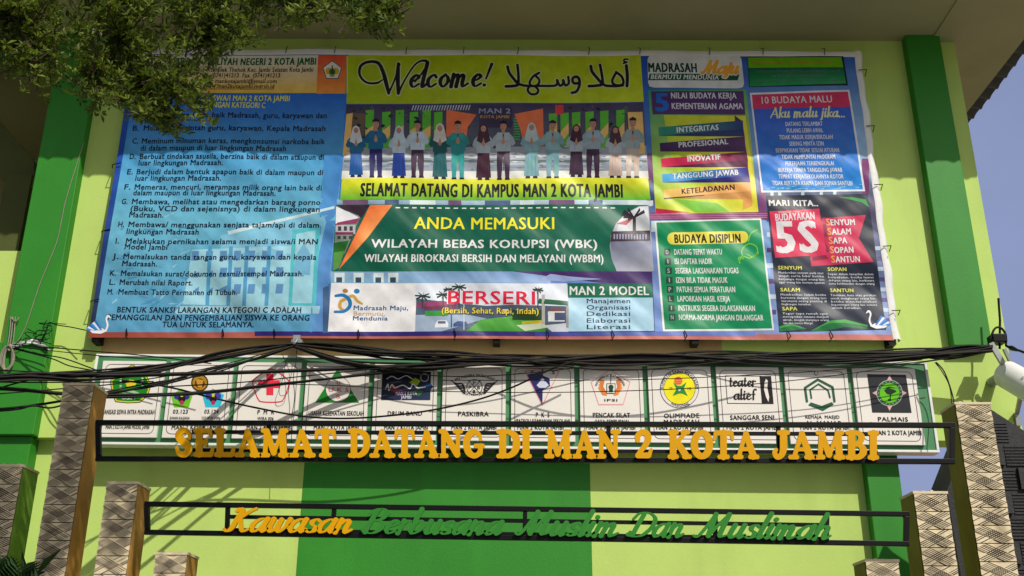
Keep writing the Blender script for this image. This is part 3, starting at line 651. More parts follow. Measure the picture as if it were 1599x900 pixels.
# poster 2: welcome panel
p = newp(); V1 = K(176, 190, 26, 1.3); V2 = K(190, 205, 40, 1.35)
p.poly([(544, 86), (1000, 85), (1005, 160), (541, 163)], [K(172, 192, 20), K(190, 205, 40), K(196, 212, 30), K(168, 188, 22)], 1.5)
p.text('.', 548, 549, 90, 1, V1, 1.6)
WS = []   # Welcome!
def wl(ch, x, y, sc, thin=.85, thick=2.3, sh=.22):
    st = pen(LOW[ch][1], thin / sc, thick / sc, sh); return [[(x + a * sc, y - b_ * sc, r * sc) for a, b_, r in q] for q in st]
WS += [cv([(597, 125, 1.2), (588, 130, 1.8), (572, 129, 1.8), (562, 118, 2.0), (563, 104, 2.2), (574, 97, 2.2), (590, 98, 2.6), (598, 112, 3.0), (603, 130, 3.2), (607, 146, 2.4)]),
       cv([(607, 146, 1.6), (616, 125, 1.4), (624, 100, 1.6)]), cv([(622, 99, 2.4), (621, 118, 3.4), (622, 146, 2.6)]), cv([(622, 146, 1.8), (632, 125, 1.4), (646, 103, 1.4), (657, 95, 1.6), (667, 96, 2.2), (666, 104, 2.2), (656, 118, 1.4), (648, 128, 1.2)])]
for ch, x in (('e', 638), ('l', 656), ('c', 665), ('o', 684), ('m', 702), ('e', 735)):
    WS += wl(ch, x, 136, 19 if ch != 'l' else 20, 1.3, 3.1)
WS += [[(768, 101, 2.4), (759, 124, 1.5)], [(756, 134, 2.6), (756.5, 134, 2.6)]]
p.pen(WS, K(205, 212, 150), 3.0, .7, 1.7); p.pen(WS, BLK, 3.8, .6)
AR = []; zz = lambda pts, r: cv([(800 + a / 4, b_ / 4, r) for a, b_ in pts])
AR += [zz([(712, 412), (718, 480), (716, 540)], 2.5), zz([(722, 372), (700, 372), (698, 386), (716, 390), (694, 398)], 1.3)]
AR += [zz([(648, 452), (682, 480), (694, 520), (672, 536), (636, 530), (624, 505), (640, 470), (650, 455)], 2.0), zz([(690, 536), (640, 540), (585, 536), (566, 524)], 2.2)]
AR += [zz([(548, 405), (560, 470), (566, 524)], 2.2), zz([(490, 412), (500, 450), (540, 500), (560, 528), (520, 536), (478, 538)], 2.3)]
AR += [zz([(418, 520), (384, 518), (376, 492), (396, 478), (416, 490), (420, 530), (402, 570), (372, 580)], 2.2)]
AR += [zz([(350, 480), (352, 520), (330, 532), (318, 500), (316, 524), (296, 534), (280, 500), (280, 524), (262, 536), (200, 538), (150, 538)], 2.0)]
AR += [zz([(168, 455), (130, 480), (108, 520), (126, 540), (160, 530), (168, 500), (140, 470)], 1.9), zz([(110, 538), (96, 565), (116, 590), (150, 588), (162, 565), (140, 540)], 1.9), zz([(140, 540), (80, 538), (36, 528)], 2.1)]
AR += [zz([(32, 408), (38, 470), (38, 528)], 2.2), zz([(-30, 420), (-18, 460), (16, 505), (36, 532), (0, 542), (-40, 544)], 2.3)]
p.pen(AR, K(205, 212, 150), 3.0, .7, 1.5); p.pen(AR, BLK, 3.8, .6)
# group photo
G1 = K(74, 58, 92, 1.3); PV = K(150, 160, 172)
p.poly([(541, 164), (1004, 161), (1009, 228), (537, 232)], [K(70, 55, 90), K(72, 58, 95), K(90, 100, 110), K(84, 92, 104)], 1.5)
p.poly([(537, 231), (1009, 228), (1012, 268), (534, 268)], [K(150, 158, 165), K(160, 165, 172), K(150, 160, 172), K(140, 150, 165)], 1.7)
for y, c in ((243, K(200, 205, 208)), (250, K(96, 110, 116)), (254, K(168, 178, 184)), (258, K(130, 140, 160))): p.quad(537, y, 1010, y + 4, c, 1.9)
p.poly([(534, 267), (1012, 267), (1013, 279), (533, 280)], K(222, 222, 214), 2)
GB = K(96, 190, 50); GO = K(235, 190, 110)
for i, x in enumerate((571, 597, 618, 640, 660, 678)):
    p.poly([(x, 173 + i % 2 * 3), (x + 13, 172 + i % 2 * 3), (x + 12, 232), (x - 1, 232)], [GB, GB, K(90, 175, 60), K(90, 175, 60)], 2)
    p.poly([(x, 205), (x + 12.5, 196), (x + 12.3, 212), (x, 226)], GO, 2.2)
for i, x in enumerate((857, 875, 893, 914, 937, 962)):
    p.poly([(x, 178 - i), (x + 13, 177 - i), (x + 13, 231), (x + 1, 231)], [GB, GB, K(90, 175, 60), K(90, 175, 60)], 2)
    p.poly([(x + .3, 206), (x + 13, 192), (x + 13, 208), (x + .6, 224)], GO, 2.2)
p.poly([(541, 179), (551, 177), (546, 240), (535, 243)], GO, 2); p.poly([(551, 177), (570, 178), (568, 236), (547, 240)], K(110, 90, 70), 1.95)
p.poly([(980, 176), (1003, 176), (1007, 240), (984, 240)], GO, 2.1)
OR = K(245, 120, 75)
p.poly([(697, 172), (744, 180), (730, 200), (727, 228), (697, 228)], OR, 2.4); p.poly([(803, 179), (848, 170), (849, 228), (818, 228), (812, 200)], OR, 2.4)
p.quad(867, 164, 880, 179, K(220, 70, 80), 2.3); p.quad(748, 166, 800, 200, K(64, 52, 80), 2.1)
for k in range(22): p.poly([(645 + k * 4.2, 165), (647 + k * 4.2, 165), (644 + k * 4.2, 173), (642.5 + k * 4.2, 173)], K(190, 200, 215), 2.2)
for k in range(9): p.quad(802, 185 + 4 * k, 812, 187 + 4 * k, K(80, 170, 90), 2.2)
p.text('MAN 2', 748, 797, 178, 7.5, K(150, 160, 190), 3, .03); p.text('KOTA JAMBI', 750, 795, 185.5, 4.5, K(200, 150, 70), 3, .03)
for k in range(150):      # busy courtyard behind the people: leaves above, wet paving below
    x = rnd.uniform(552, 998); y = rnd.uniform(166, 232); r_ = rnd.uniform(1.5, 5); c = rnd.choice((K(40, 60, 44), K(54, 50, 70), K(90, 84, 96), K(36, 40, 50), K(70, 110, 60)))
    p.poly([(x - r_, y + rnd.uniform(-1, 1)), (x, y - r_ * .7), (x + r_, y + rnd.uniform(-1, 1)), (x + r_ * .2, y + r_ * .7)], c, 1.88 + .0005 * k)
for k in range(130):
    x = rnd.uniform(545, 1004); y = rnd.uniform(229, 266); r_ = rnd.uniform(2, 9); c = rnd.choice((K(120, 130, 140), K(176, 180, 186), K(100, 108, 118), K(196, 200, 206)))
    p.poly([(x - r_, y), (x, y - 1.2), (x + r_, y + rnd.uniform(-.6, .6)), (x, y + 1.2)], c, 2.05 + .0005 * k)
def figure(p, cx, y0, y1, kind, top, bot, scarf, L, skin=K(190, 140, 115)):
    """one person of the printed group photo, hands pressed together"""
    H = y1 - y0; s = H / 88.0; X = lambda a: cx + a * s; Y = lambda a: y0 + a * s
    q = lambda pts, c, l: p.poly([(X(a), Y(b_)) for a, b_ in pts], c, L + l)
    for sgn in (-1, 1): q([(sgn * 3, 83), (sgn * 9, 84), (sgn * 10, 88), (sgn * 2, 88)], K(34, 32, 44), 0)
    if kind == 'w':
        q([(-9, 40), (9, 40), (12, 84), (-12, 84)], bot, .1)
        for k in (-5, 0, 5): q([(k, 52), (k + .8, 52), (k * 1.3 + .8, 84), (k * 1.3, 84)], tuple(v * .75 for v in bot), .2)
    else:
        q([(-9, 40), (9, 40), (10, 60), (9, 85), (3, 85), (.6, 54), (-.6, 54), (-3, 85), (-9, 85), (-10, 60)], bot, .1)
    q([(-9, 17), (9, 17), (12, 24), (11, 45), (-11, 45), (-12, 24)], top, .3)
    for k in range(4): a_ = rnd.uniform(-8, 7); z_ = rnd.uniform(26, 34); q([(a_, z_), (a_ + 1, z_), (a_ + rnd.uniform(-1, 2), z_ + 11), (a_ + rnd.uniform(-.6, .2), z_ + 10)], tuple(v * rnd.choice((.72, .8, 1.2)) for v in top), .4)
    for k in range(4): a_ = rnd.uniform(-8, 7); z_ = rnd.uniform(48, 62); q([(a_, z_), (a_ + 1.2, z_), (a_ * 1.1 + 1, z_ + 18), (a_ * 1.1, z_ + 18)], tuple(v * rnd.choice((.7, 1.3)) for v in bot), .25)
    for sgn in (-1, 1): q([(sgn * 9, 18), (sgn * 15, 24), (sgn * 18, 33), (sgn * 14, 37), (sgn * 3, 32), (sgn * 3, 28), (sgn * 11, 28)], tuple(v * .88 for v in top), .5)
    q([(-3, 32), (0, 22), (3, 32), (0, 35)], skin, .9)
    if scarf:
        q([(-5.5, 2), (0, -1.5), (5.5, 2), (8.5, 14), (11, 26), (3, 30), (-3, 30), (-11, 26), (-8.5, 14)], scarf, .7)
        p.disc(X(0), Y(7), 4.2 * s, skin, L + 1.0, 14, 5 * s)
        q([(-3, 32), (0, 21), (3, 32), (0, 35)], skin, 1.1)
    else:
        q([(-2.2, 12), (2.2, 12), (2.5, 18), (-2.5, 18)], skin, .6)
        p.disc(X(0), Y(8), 4.8 * s, skin, L + .8, 14, 6 * s)
        q([(-5, 7), (-5, 1), (0, -1.5), (5, 1), (5, 7), (4, 4), (-4, 4)], K(30, 26, 34), 1.0)
        q([(-1, 19), (1, 19), (1.2, 30), (-1.2, 30)], K(70, 50, 70), .7)
    for sgn in (-1, 1): p.disc(X(sgn * 1.8), Y(7), .7 * s, K(60, 40, 40), L + 1.3, 6)
    q([(-1.6, 10.4), (1.6, 10.4), (1.2, 11.2), (-1.2, 11.2)], K(140, 80, 75), 1.3)
TEAL = K(30, 110, 150); NAVY = K(44, 40, 96); PALE = K(196, 214, 226); SKB = K(34, 60, 140); PLUM = K(66, 44, 66); DTEAL = K(30, 92, 96); SEA = K(50, 150, 150); GREY = K(176, 190, 196); MAR = K(70, 38, 54)
for i, a in enumerate(((556, 198, 277, 'w', TEAL, K(28, 84, 150), (.7, .72, .75)), (587, 187, 278, 'm', TEAL, NAVY, None), (623, 198, 279, 'w', PALE, SKB, PALE), (652, 189, 278, 'm', PALE, PLUM, None),
    (687, 194, 280, 'w', DTEAL, DTEAL, (.68, .66, .58)), (715, 190, 280, 'm', SEA, SEA, None), (755, 195, 281, 'w', GREY, MAR, MAR), (786, 190, 281, 'm', GREY, PLUM, None),
    (830, 193, 279, 'w', K(140, 180, 186), K(120, 164, 172), K(190, 206, 206)), (863, 189, 279, 'm', K(140, 178, 182), K(120, 160, 168), None), (900, 195, 277, 'w', GREY, PLUM, MAR), (926, 186, 278, 'm', K(150, 172, 182), PLUM, None),
    (961, 198, 278, 'w', GREY, K(190, 168, 156), MAR), (988, 185, 278, 'm', K(150, 166, 168), K(190, 172, 158), None))):
    figure(p, *a, 3 + .04 * i)
p.poly([(534, 279), (1012, 278), (1016, 312), (531, 313)], [K(226, 222, 40), K(232, 226, 44), K(96, 180, 48), K(92, 176, 44)], 2.8)
p.text('SELAMAT DATANG DI KAMPUS MAN 2 KOTA JAMBI', 563, 972, 307, 20, BLK, 3.6, .05)
p.build('welcome_poster', m_vinyl, ban)

# poster 3: integrity zone
p = newp(); DG = K(14, 92, 72)
p.poly([(525, 320), (1013, 320), (1021, 424), (519, 424)], [K(14, 84, 66), K(16, 100, 76), K(16, 104, 80), K(12, 88, 68)], 1.8)
p.poly([(526, 321), (577, 321), (560, 345), (537, 400), (529, 418), (520, 423)], K(120, 140, 130), 2)
p.poly([(526, 321), (577, 321), (564, 342), (560, 337), (552, 334), (545, 331), (538, 329), (527, 322)], K(50, 34, 50), 2.3)
p.poly([(525, 323), (545, 332), (560, 340), (558, 345), (524, 350)], (.7, .72, .75), 2.2)
p.poly([(527, 348), (562, 341), (557, 350), (524, 352)], K(140, 40, 90), 2.5); p.quad(524, 352, 555, 366, K(170, 175, 180), 2.4); p.quad(524, 363, 552, 367, K(130, 40, 80), 2.6)
for x in (528, 537, 546): p.quad(x, 354, x + 5, 361, K(60, 50, 60), 2.7); p.quad(x - 1, 369, x + 4, 374, K(60, 60, 60), 2.7)
p.poly([(521, 380), (545, 376), (530, 415), (520, 421)], K(40, 100, 40), 2.5); p.poly([(521, 395), (538, 392), (529, 417), (520, 422)], K(80, 140, 60), 2.7)
p.poly([(578, 321), (613, 321), (574, 372), (529, 421)], [K(238, 120, 60), K(240, 130, 66), K(250, 160, 90), K(235, 110, 50)], 3)
cir = [(960 - 0 + 8 * 0, 424)]
arc = [(1013, 321), (998, 322), (978, 333), (962, 349), (954, 368), (952, 385), (955, 404), (963, 424), (1021, 424)]
p.poly(arc, K(170, 172, 185), 2.2)
p.poly([(1012, 322), (998, 323), (979, 333), (966, 346), (972, 352), (1014, 352)], (.72, .74, .78), 2.4)
p.poly([(966, 346), (985, 340), (1006, 332), (1014, 345), (1014, 362), (963, 362)], K(190, 195, 200), 2.6); p.poly([(962, 350), (990, 340), (978, 352)], K(170, 60, 70), 2.8)
for a_ in range(9):
    t = R_(150 + a_ * 30 - 120); p.poly([(990, 338), (990 + 18 * math.cos(t), 332 - 9 * math.sin(t)), (990 + 20 * math.cos(t), 337 - 9 * math.sin(t)), (990, 341)], K(40, 34, 46), 3 + .03 * a_)
p.quad(988, 338, 993, 368, K(50, 40, 44), 3.3); p.poly([(955, 362), (1015, 360), (1016, 376), (953, 378)], K(60, 44, 54), 2.8)
for k in range(12): p.quad(958 + 4.5 * k, 366, 960.5 + 4.5 * k, 374, K(150, 150, 175), 3)
p.poly([(953, 378), (1017, 376), (1021, 424), (963, 424), (955, 402)], [K(120, 125, 150), K(130, 134, 158), K(170, 172, 185), K(170, 172, 186), K(140, 144, 165)], 2.5)
for k in range(27): p.quad(618 + 12.9 * k, 324.4, 625 + 12.9 * k, 326.2, (.75, .78, .75), 3)
p.text('ANDA MEMASUKI', 647, 865, 358, 18, K(238, 228, 40), 3.2, .025)
p.text('WILAYAH BEBAS KORUPSI (WBK)', 580, 932, 387, 12.5, WHT, 3.2, .035)
p.text('WILAYAH BIROKRASI BERSIH DAN MELAYANI (WBBM)', 569, 942, 409, 11.5, WHT, 3.2, .03)
p.build('integrity_poster', m_vinyl, ban)

# poster 4: clean campus strip
p = newp()
p.poly([(517, 442), (1019, 443), (1022, 518), (512, 518)], K(226, 224, 226), 1.8)
BLU = K(28, 116, 172); GLD = K(196, 156, 72)
p.pen([cv([(524, 462, 2), (536, 461, 2.6), (545, 468, 3), (546, 478, 2.8), (537, 486, 2.4), (523, 487, 2)])], BLU, 3.2, .6)
p.pen([cv([(541, 466, 2.2), (532, 471, 2.6), (531, 480, 2.6), (538, 486, 2)]), cv([(541, 465, 2.2), (551, 462, 2.4), (558, 470, 2.2), (565, 474, 1.6)])], GLD, 3.0, .6)
p.disc(539, 454, 4.2, K(166, 120, 60), 3, 18, 3.4); p.disc(557, 454.5, 4.6, BLU, 3, 18, 3.8)
p.text('Madrasah Maju,', 552, 637, 484, 7, K(34, 92, 140), 3.4, .03); p.text('Bermutu,', 552, 601, 492.5, 6.5, K(196, 166, 120), 3.4, .02); p.text('Mendunia', 551, 605, 500, 6.5, K(34, 80, 136), 3.4, .03)
p.poly([(650, 443), (886, 443), (888, 518), (648, 518)], K(214, 220, 230), 2)
p.poly([(650, 466), (712, 474), (760, 478), (800, 476), (886, 478), (888, 518), (648, 518)], K(72, 90, 110), 2.2)
p.poly([(649, 492), (730, 492), (760, 498), (690, 518), (648, 518)], K(150, 168, 190), 2.4)
p.poly([(728, 518), (750, 500), (800, 494), (850, 496), (852, 518)], [K(60, 140, 50), K(90, 170, 70), K(100, 180, 70), K(70, 150, 50), K(60, 140, 50)], 2.6)
p.quad(664, 486, 700, 494, K(60, 150, 60), 2.5); p.quad(662, 475, 712, 484, K(110, 50, 80), 2.4); p.poly([(650, 473), (690, 470), (720, 476), (650, 480)], K(140, 60, 100), 2.45)
for x, y, r in ((660, 462, 13), (692, 460, 12), (717, 448, 12), (840, 452, 9), (700, 452, 8)):
    for a_ in range(8):
        t = 2 * math.pi * a_ / 8 + .2; p.poly([(x, y - 1), (x + r * math.cos(t), y + r * .55 * math.sin(t)), (x + r * .9 * math.cos(t), y + 2.5 + r * .6 * math.sin(t)), (x, y + 1.5)], K(34, 56, 50), 2.7 + .03 * a_)
    p.quad(x - 1, y, x + 1, 482, K(60, 60, 56), 2.65)
p.poly([(680, 505), (684, 501), (697, 501), (700, 506), (700, 512), (679, 512)], (.75, .76, .8), 3); p.quad(684, 502, 696, 506, K(90, 100, 120), 3.2); p.poly([(708, 506), (715, 502), (728, 503), (732, 509), (708, 511)], K(50, 70, 130), 3)
p.quad(704, 490, 706, 512, K(50, 80, 150), 3.1); p.quad(724, 470, 725, 516, K(210, 214, 220), 3.1)
p.quad(800, 484, 850, 500, K(40, 70, 40), 2.9); p.poly([(806, 508), (845, 504), (858, 511), (820, 517)], K(200, 210, 180), 2.95); p.poly([(815, 502), (846, 500), (846, 504), (815, 506)], K(200, 180, 40), 3)
p.poly([(842, 466), (886, 470), (887, 477), (840, 474)], K(26, 90, 60), 3); p.quad(846, 460, 851, 508, K(170, 168, 160), 2.95); p.quad(884, 470, 888, 512, K(150, 150, 150), 2.95)
p.quad(856, 486, 882, 502, K(210, 212, 214), 2.9); p.quad(866, 488, 882, 500, K(70, 80, 110), 3.05); p.poly([(852, 486), (870, 480), (886, 486)], K(120, 70, 70), 3.1); p.poly([(850, 508), (888, 504), (888, 518), (862, 518)], K(200, 205, 214), 2.8)
for g, c, l in ((.055, (.8, .8, .8), 3.6), (0.03, K(216, 30, 66), 3.9)): p.text('BERSERI', 700 - (1 if g > .04 else 0), 835 + (1 if g > .04 else 0), 475, 20, c, l, g)
p.text('(Bersih, Sehat, Rapi, Indah)', 690.6, 841.6, 490.8, 9.5, BLK, 3.6, .06); p.text('(Bersih, Sehat, Rapi, Indah)', 690, 841, 490, 9, K(244, 210, 60), 3.9, .02)
p.poly([(886, 443), (1019, 443), (1020, 465), (887, 465)], K(16, 104, 76), 2.5); p.poly([(887, 465), (1020, 465), (1022, 518), (888, 518)], K(168, 206, 226), 2.5)
p.text('MAN 2 MODEL', 890, 1013, 460.5, 13, WHT, 3.3, .03)
for t, y in (('Manajemen', 473.5), ('Organisasi', 483.5), ('Dedikasi', 493.5), ('Elaborasi', 504), ('Literasi', 514)): p.text(t, 916.5, 984, y, 7, K(34, 44, 76), 3.3, .02)
p.line([(886, 443), (1019, 443), (1022, 518), (888, 518)], 1, K(50, 70, 120), 3.2)
p.build('campus_poster', m_vinyl, ban)

# poster 5: work values with ribbon bars
p = newp()
pts = [(1011, 93), (1014, 87), (1020, 85), (1148, 84), (1155, 87), (1158, 93), (1162, 130), (1160, 136), (1153, 138), (1021, 138), (1014, 136), (1012, 130)]
p.poly(pts, (.72, .74, .74), 1.6)
p.text('MADRASAH', 1013, 1088, 113, 14, K(18, 62, 48), 3, .05)
ms, wd = script('Maju', .3, .11, .24)
def lay(p, ms, wd, x0, x1, yb, sc, col, L, grow=0):
    k = (x1 - x0) / wd; st = [[(x0 + a * k, yb - b_ * sc, r * (k + sc) / 2) for a, b_, r in q] for ch, qs in ms for q in qs]; p.pen(st, col, L, .55, grow)
lay(p, ms, wd, 1096, 1152, 115, 10.5, (.8, .8, .76), 3, 1.3); lay(p, ms, wd, 1096, 1152, 115, 10.5, K(240, 172, 60), 3.5)
p.poly([(1014, 116), (1155, 115), (1152, 125.5), (1012, 126.5)], K(20, 84, 62), 2.6)
p.text('BERMUTU MENDUNIA', 1016, 1122, 124.3, 7, (.75, .78, .76), 3.3, .035, shear=.2)
p.poly([(1012, 142), (1165, 140), (1184, 332), (1024, 334)], [K(40, 150, 110), K(90, 170, 90), K(232, 222, 60), K(190, 212, 50)], 1.6)
p.poly([(1036, 181), (1164, 181), (1184, 332), (1090, 333), (1046, 240)], [K(190, 205, 40), K(225, 215, 60), K(236, 222, 70), K(180, 214, 60), K(170, 205, 50)], 1.8)
p.poly([(1024, 325), (1080, 332), (1024, 334)], K(200, 40, 80), 2); p.poly([(1050, 310), (1120, 318), (1140, 332), (1085, 332)], K(130, 200, 70), 2)
p.poly([(1016, 144), (1161, 142), (1164, 179), (1019, 180)], K(82, 46, 104), 2.3)
p.text('5', 1025, 1043, 174.5, 27, K(34, 104, 200), 3.2, .06)
p.text('NILAI BUDAYA KERJA', 1048, 1150, 155, 9, K(214, 214, 222), 3.2, .04, yb1=154); p.text('KEMENTERIAN AGAMA', 1049, 1160, 171.5, 9, K(214, 214, 222), 3.2, .04, yb1=170.5)
bars = (((1028, 200), (1160, 188), (1161, 201), (1029, 213), K(34, 140, 110), K(40, 60, 120), 'INTEGRITAS', 1057, 1122, 208, 203, K(225, 228, 230)),
        ((1030, 224), (1163, 213), (1164, 226), (1031, 237), K(62, 34, 82), K(80, 42, 96), 'PROFESIONAL', 1060, 1137, 231, 225, K(220, 222, 228)),
        ((1032, 248), (1166, 237), (1168, 250), (1033, 261), K(220, 40, 84), K(104, 36, 78), 'INOVATIF', 1074, 1125, 253, 249, WHT),
        ((1034, 272), (1168, 261), (1170, 274), (1035, 285), K(20, 160, 220), K(60, 44, 140), 'TANGGUNG JAWAB', 1051, 1153, 279.5, 273, WHT),
        ((1036, 296), (1172, 285), (1173, 299), (1037, 309), K(250, 196, 104), K(244, 170, 96), 'KETELADANAN', 1065, 1147, 303, 296.5, K(50, 20, 40)))
p.poly([(1147, 180), (1160, 190), (1148, 191)], K(36, 54, 80), 2.4)
for i, (a, b_, c, d, c0, c1, t, x0, x1, y0, y1, tc) in enumerate(bars):
    dk = tuple(v * .62 for v in c1)
    nb = bars[i + 1][1] if i < 4 else (1174, 312)
    p.poly([d, c, nb, ((d[0] + nb[0]) / 2, (d[1] + nb[1]) / 2 + .5)], [dk, tuple(v * .8 for v in c1), tuple(v * .9 for v in c1), dk], 2.4 + .05 * i)
    p.poly([a, b_, c, d], [c0, c1, c1, c0], 2.8 + .05 * i)
    p.text(t, x0, x1, y0, 8, tc, 3.6, .04, yb1=y1)
p.poly([(1160, 309), (1175, 312), (1174, 322), (1160, 328)], K(240, 170, 96), 2.9); p.poly([(1037, 309), (1100, 304), (1100, 306), (1037, 311)], K(90, 60, 40), 2.7)
p.build('values_poster', m_vinyl, ban)

# poster 6: discipline list
p = newp()
p.poly([(1022, 345), (1188, 342), (1209, 516), (1035, 518)], (.72, .76, .72), 1.6); p.poly([(1025, 347.5), (1186, 344.5), (1206, 513), (1038, 515)], [K(12, 140, 88), K(14, 146, 90), K(16, 142, 92), K(12, 132, 84)], 2)
pill = [(1042 + 9 * (1 - math.cos(t)) + 0, 372.5 - 9.5 * math.sin(t)) for t in np.linspace(-1.57, 1.57, 9)] + [(1168 - 9 * (1 - math.cos(t)), 371.5 + 9.5 * math.sin(t)) for t in np.linspace(-1.57, 1.57, 9)]
p.poly(pill, K(232, 220, 80), 2.5); p.text('BUDAYA DISIPLIN', 1054, 1156, 379.5, 13, K(40, 34, 22), 3.3, .05)
for i, (l, t, x1) in enumerate((('D', 'DATANG TEPAT WAKTU', 1127), ('I', 'ISI DAFTAR HADIR', 1112), ('S', 'SEGERA LAKSANAKAN TUGAS', 1153), ('I', 'IZIN BILA TIDAK MASUK', 1136), ('P', 'PATUHI SEMUA PERATURAN', 1148), ('L', 'LAPORKAN HASIL KERJA', 1140), ('I', 'INSTRUKSI SEGERA DILAKSANAKAN', 1179), ('N', 'NORMA-NORMA JANGAN DILANGGAR', 1192))):
    y = 398 + 14.6 * i; x = 1037 + 1.1 * i
    p.quad(x, y - 9.5, x + 10, y + 1, K(40, 66, 56), 2.5); p.text(l, x + (3 if l != 'I' else 4.4), x + (7 if l != 'I' else 5.6), y - 1, 6.5, K(180, 190, 180), 3.2, .02)
    p.text(t, 1053 + 1.05 * i, x1, y, 8.6, (.72, .76, .73), 3.3, .035)
for c in ([(1160, 405), (1158, 392), (1168, 382), (1180, 386), (1182, 396), (1174, 402), (1166, 398)], [(1153, 409), (1160, 402), (1172, 404), (1184, 396)], [(1168, 378), (1172, 366), (1182, 360)], [(1155, 412), (1153, 404), (1158, 402)]):
    p.pen([cv([(a, b_, .9) for a, b_ in c])], K(120, 200, 60), 3, .5)
p.build('discipline_poster', m_vinyl, ban)

# poster 7: shame culture list with the small green plate above
p = newp()
p.poly([(1167, 88), (1317, 86.5), (1324, 134), (1170, 136)], K(20, 30, 40), 1.6)
p.poly([(1168, 90), (1314, 89), (1317, 105), (1169, 106)], K(110, 180, 20), 2); p.poly([(1169, 106), (1317, 105), (1321, 131), (1171, 135)], [K(14, 96, 64), K(14, 96, 64), K(40, 160, 90), K(30, 150, 80)], 2)
def marks(x0, x1, y, h, c, L):
    x = x0
    while x < x1:
        w_ = rnd.uniform(1.2, 2.6); k = rnd.uniform(.6, 1); p.quad(x, y - h * k, x + w_, y - h * (k - .4), c, L); p.quad(x, y - h * .25, x + w_ * .7, y, c, L + .1); x += w_ + rnd.choice((.7, .7, .9, 2.4))
marks(1175, 1298, 100, 5, K(196, 120, 60), 3)
for y, x0, x1 in ((113.5, 1182, 1310), (120.5, 1206, 1290), (127.5, 1180, 1314)): marks(x0, x1, y, 4.2, K(90, 110, 110), 3)
p.poly([(1171, 145), (1326, 141), (1351, 299), (1189, 301)], (.74, .76, .8), 1.6)
p.poly([(1174, 148), (1323.5, 144), (1347.5, 296), (1191.5, 298)], [K(56, 84, 200), K(52, 78, 196), K(36, 140, 220), K(36, 130, 214)], 2)
p.poly([(1174, 148), (1323.5, 144), (1327.5, 168), (1176, 170)], K(214, 50, 96), 2.4)
p.text('10 BUDAYA MALU', 1190, 1299, 162, 10.5, K(228, 222, 226), 3.2, .02, yb1=161)
ms, wd = script('Aku malu jika...', .12, .06, .16, .06); lay(p, ms, wd, 1203, 1320, 184, 8.5, K(228, 226, 170), 3.2)
for i, (t, x0, x1) in enumerate((('DATANG TERLAMBAT', 1227, 1284), ('PULANG LEBIH AWAL', 1229, 1285), ('TIDAK MASUK KERJA/SEKOLAH', 1217, 1300), ('SERING MINTA IZIN', 1233, 1286), ('BERPAKAIAN TIDAK SESUAI ATURAN', 1212, 1310),
        ('TIDAK MEMPUNYAI PROGRAM', 1221, 1304), ('PEKERJAAN TERBENGKALAI', 1227, 1302), ('BEKERJA TANPA TANGGUNG JAWAB', 1216, 1315), ('TEMPAT KERJA/SEKOLAHNYA KOTOR', 1216, 1317), ('TIDAK BERTATA KRAMA DAN SOPAN SANTUN', 1206, 1331))):
    p.text(t, x0, x1, 197.3 + 10.2 * i, 6.4, (.74, .75, .8), 3.2, .03)
for k in range(40): x = rnd.uniform(1193, 1342); y = rnd.uniform(288, 296); p.poly([(x, y), (x + 8, y - 1), (x + 7, y + 1)], K(110, 190, 230), 2.5 + .01 * k)
p.build('shame_poster', m_vinyl, ban)

# poster 8: five S list
p = newp(); NV = K(44, 54, 78)
p.poly([(1196, 306), (1355, 303), (1384, 515), (1217, 519)], [K(30, 36, 54), K(32, 38, 56), K(36, 44, 62), K(38, 46, 64)], 1.8)
p.poly([(1310, 308), (1330, 308), (1352, 312), (1357, 324), (1345, 316)], K(40, 150, 70), 2.2)
for i, c in enumerate((K(60, 160, 70), K(30, 110, 60))):
    p.poly([(1217 - i, 510 + 3 * i), (1235, 505 + 4 * i), (1260, 514), (1218, 518)], c, 2.2 + .1 * i)
    p.poly([(1265, 518), (1295, 501 + 4 * i), (1320, 499 + 5 * i), (1355, 508 + 2 * i), (1354, 514), (1320, 508 + 3 * i), (1290, 517)], c, 2.3 + .1 * i)
RD = K(214, 48, 88)
p.poly([(1265, 402), (1284, 341), (1352, 336), (1341, 372), (1364, 409), (1267, 416)], K(198, 46, 86), 2.4)
p.poly([(1268, 402), (1291, 398), (1285, 350), (1290, 350), (1296, 404), (1268, 408)], K(140, 30, 64), 2.6)
p.poly([(1201, 331), (1279, 326), (1291, 398), (1210, 403.5)], RD, 2.8)
p.text('MARI KITA..', 1201, 1277, 322, 9, WHT, 3.4, .05); p.quad(1215, 331.5, 1235, 332.3, WHT, 3.2); p.quad(1239, 331, 1249, 331.6, WHT, 3.2)
p.text('BUDAYAKAN', 1211, 1272, 346, 11, (.72, .68, .7), 3.4, .04, yb1=342.5); p.text('5S', 1215, 1277, 395, 47, (.76, .72, .74), 3.4, .05, yb1=393)
for t, x0, x1, y in (('SENYUM', 1291, 1335, 352.5), ('SALAM', 1293, 1329, 367), ('SAPA', 1295, 1323, 381), ('SOPAN', 1297, 1333, 395.5), ('SANTUN', 1299, 1343, 410)):
    xs = x0 + 6.6; p.text('S', x0, x0 + 5.6, y, 10.5, K(245, 160, 90), 3.4, .03); p.text(t[1:], xs, x1, y - .3, 9, WHT, 3.4, .035, yb1=y - 1)
HY = K(214, 214, 90); TW = K(205, 208, 214)
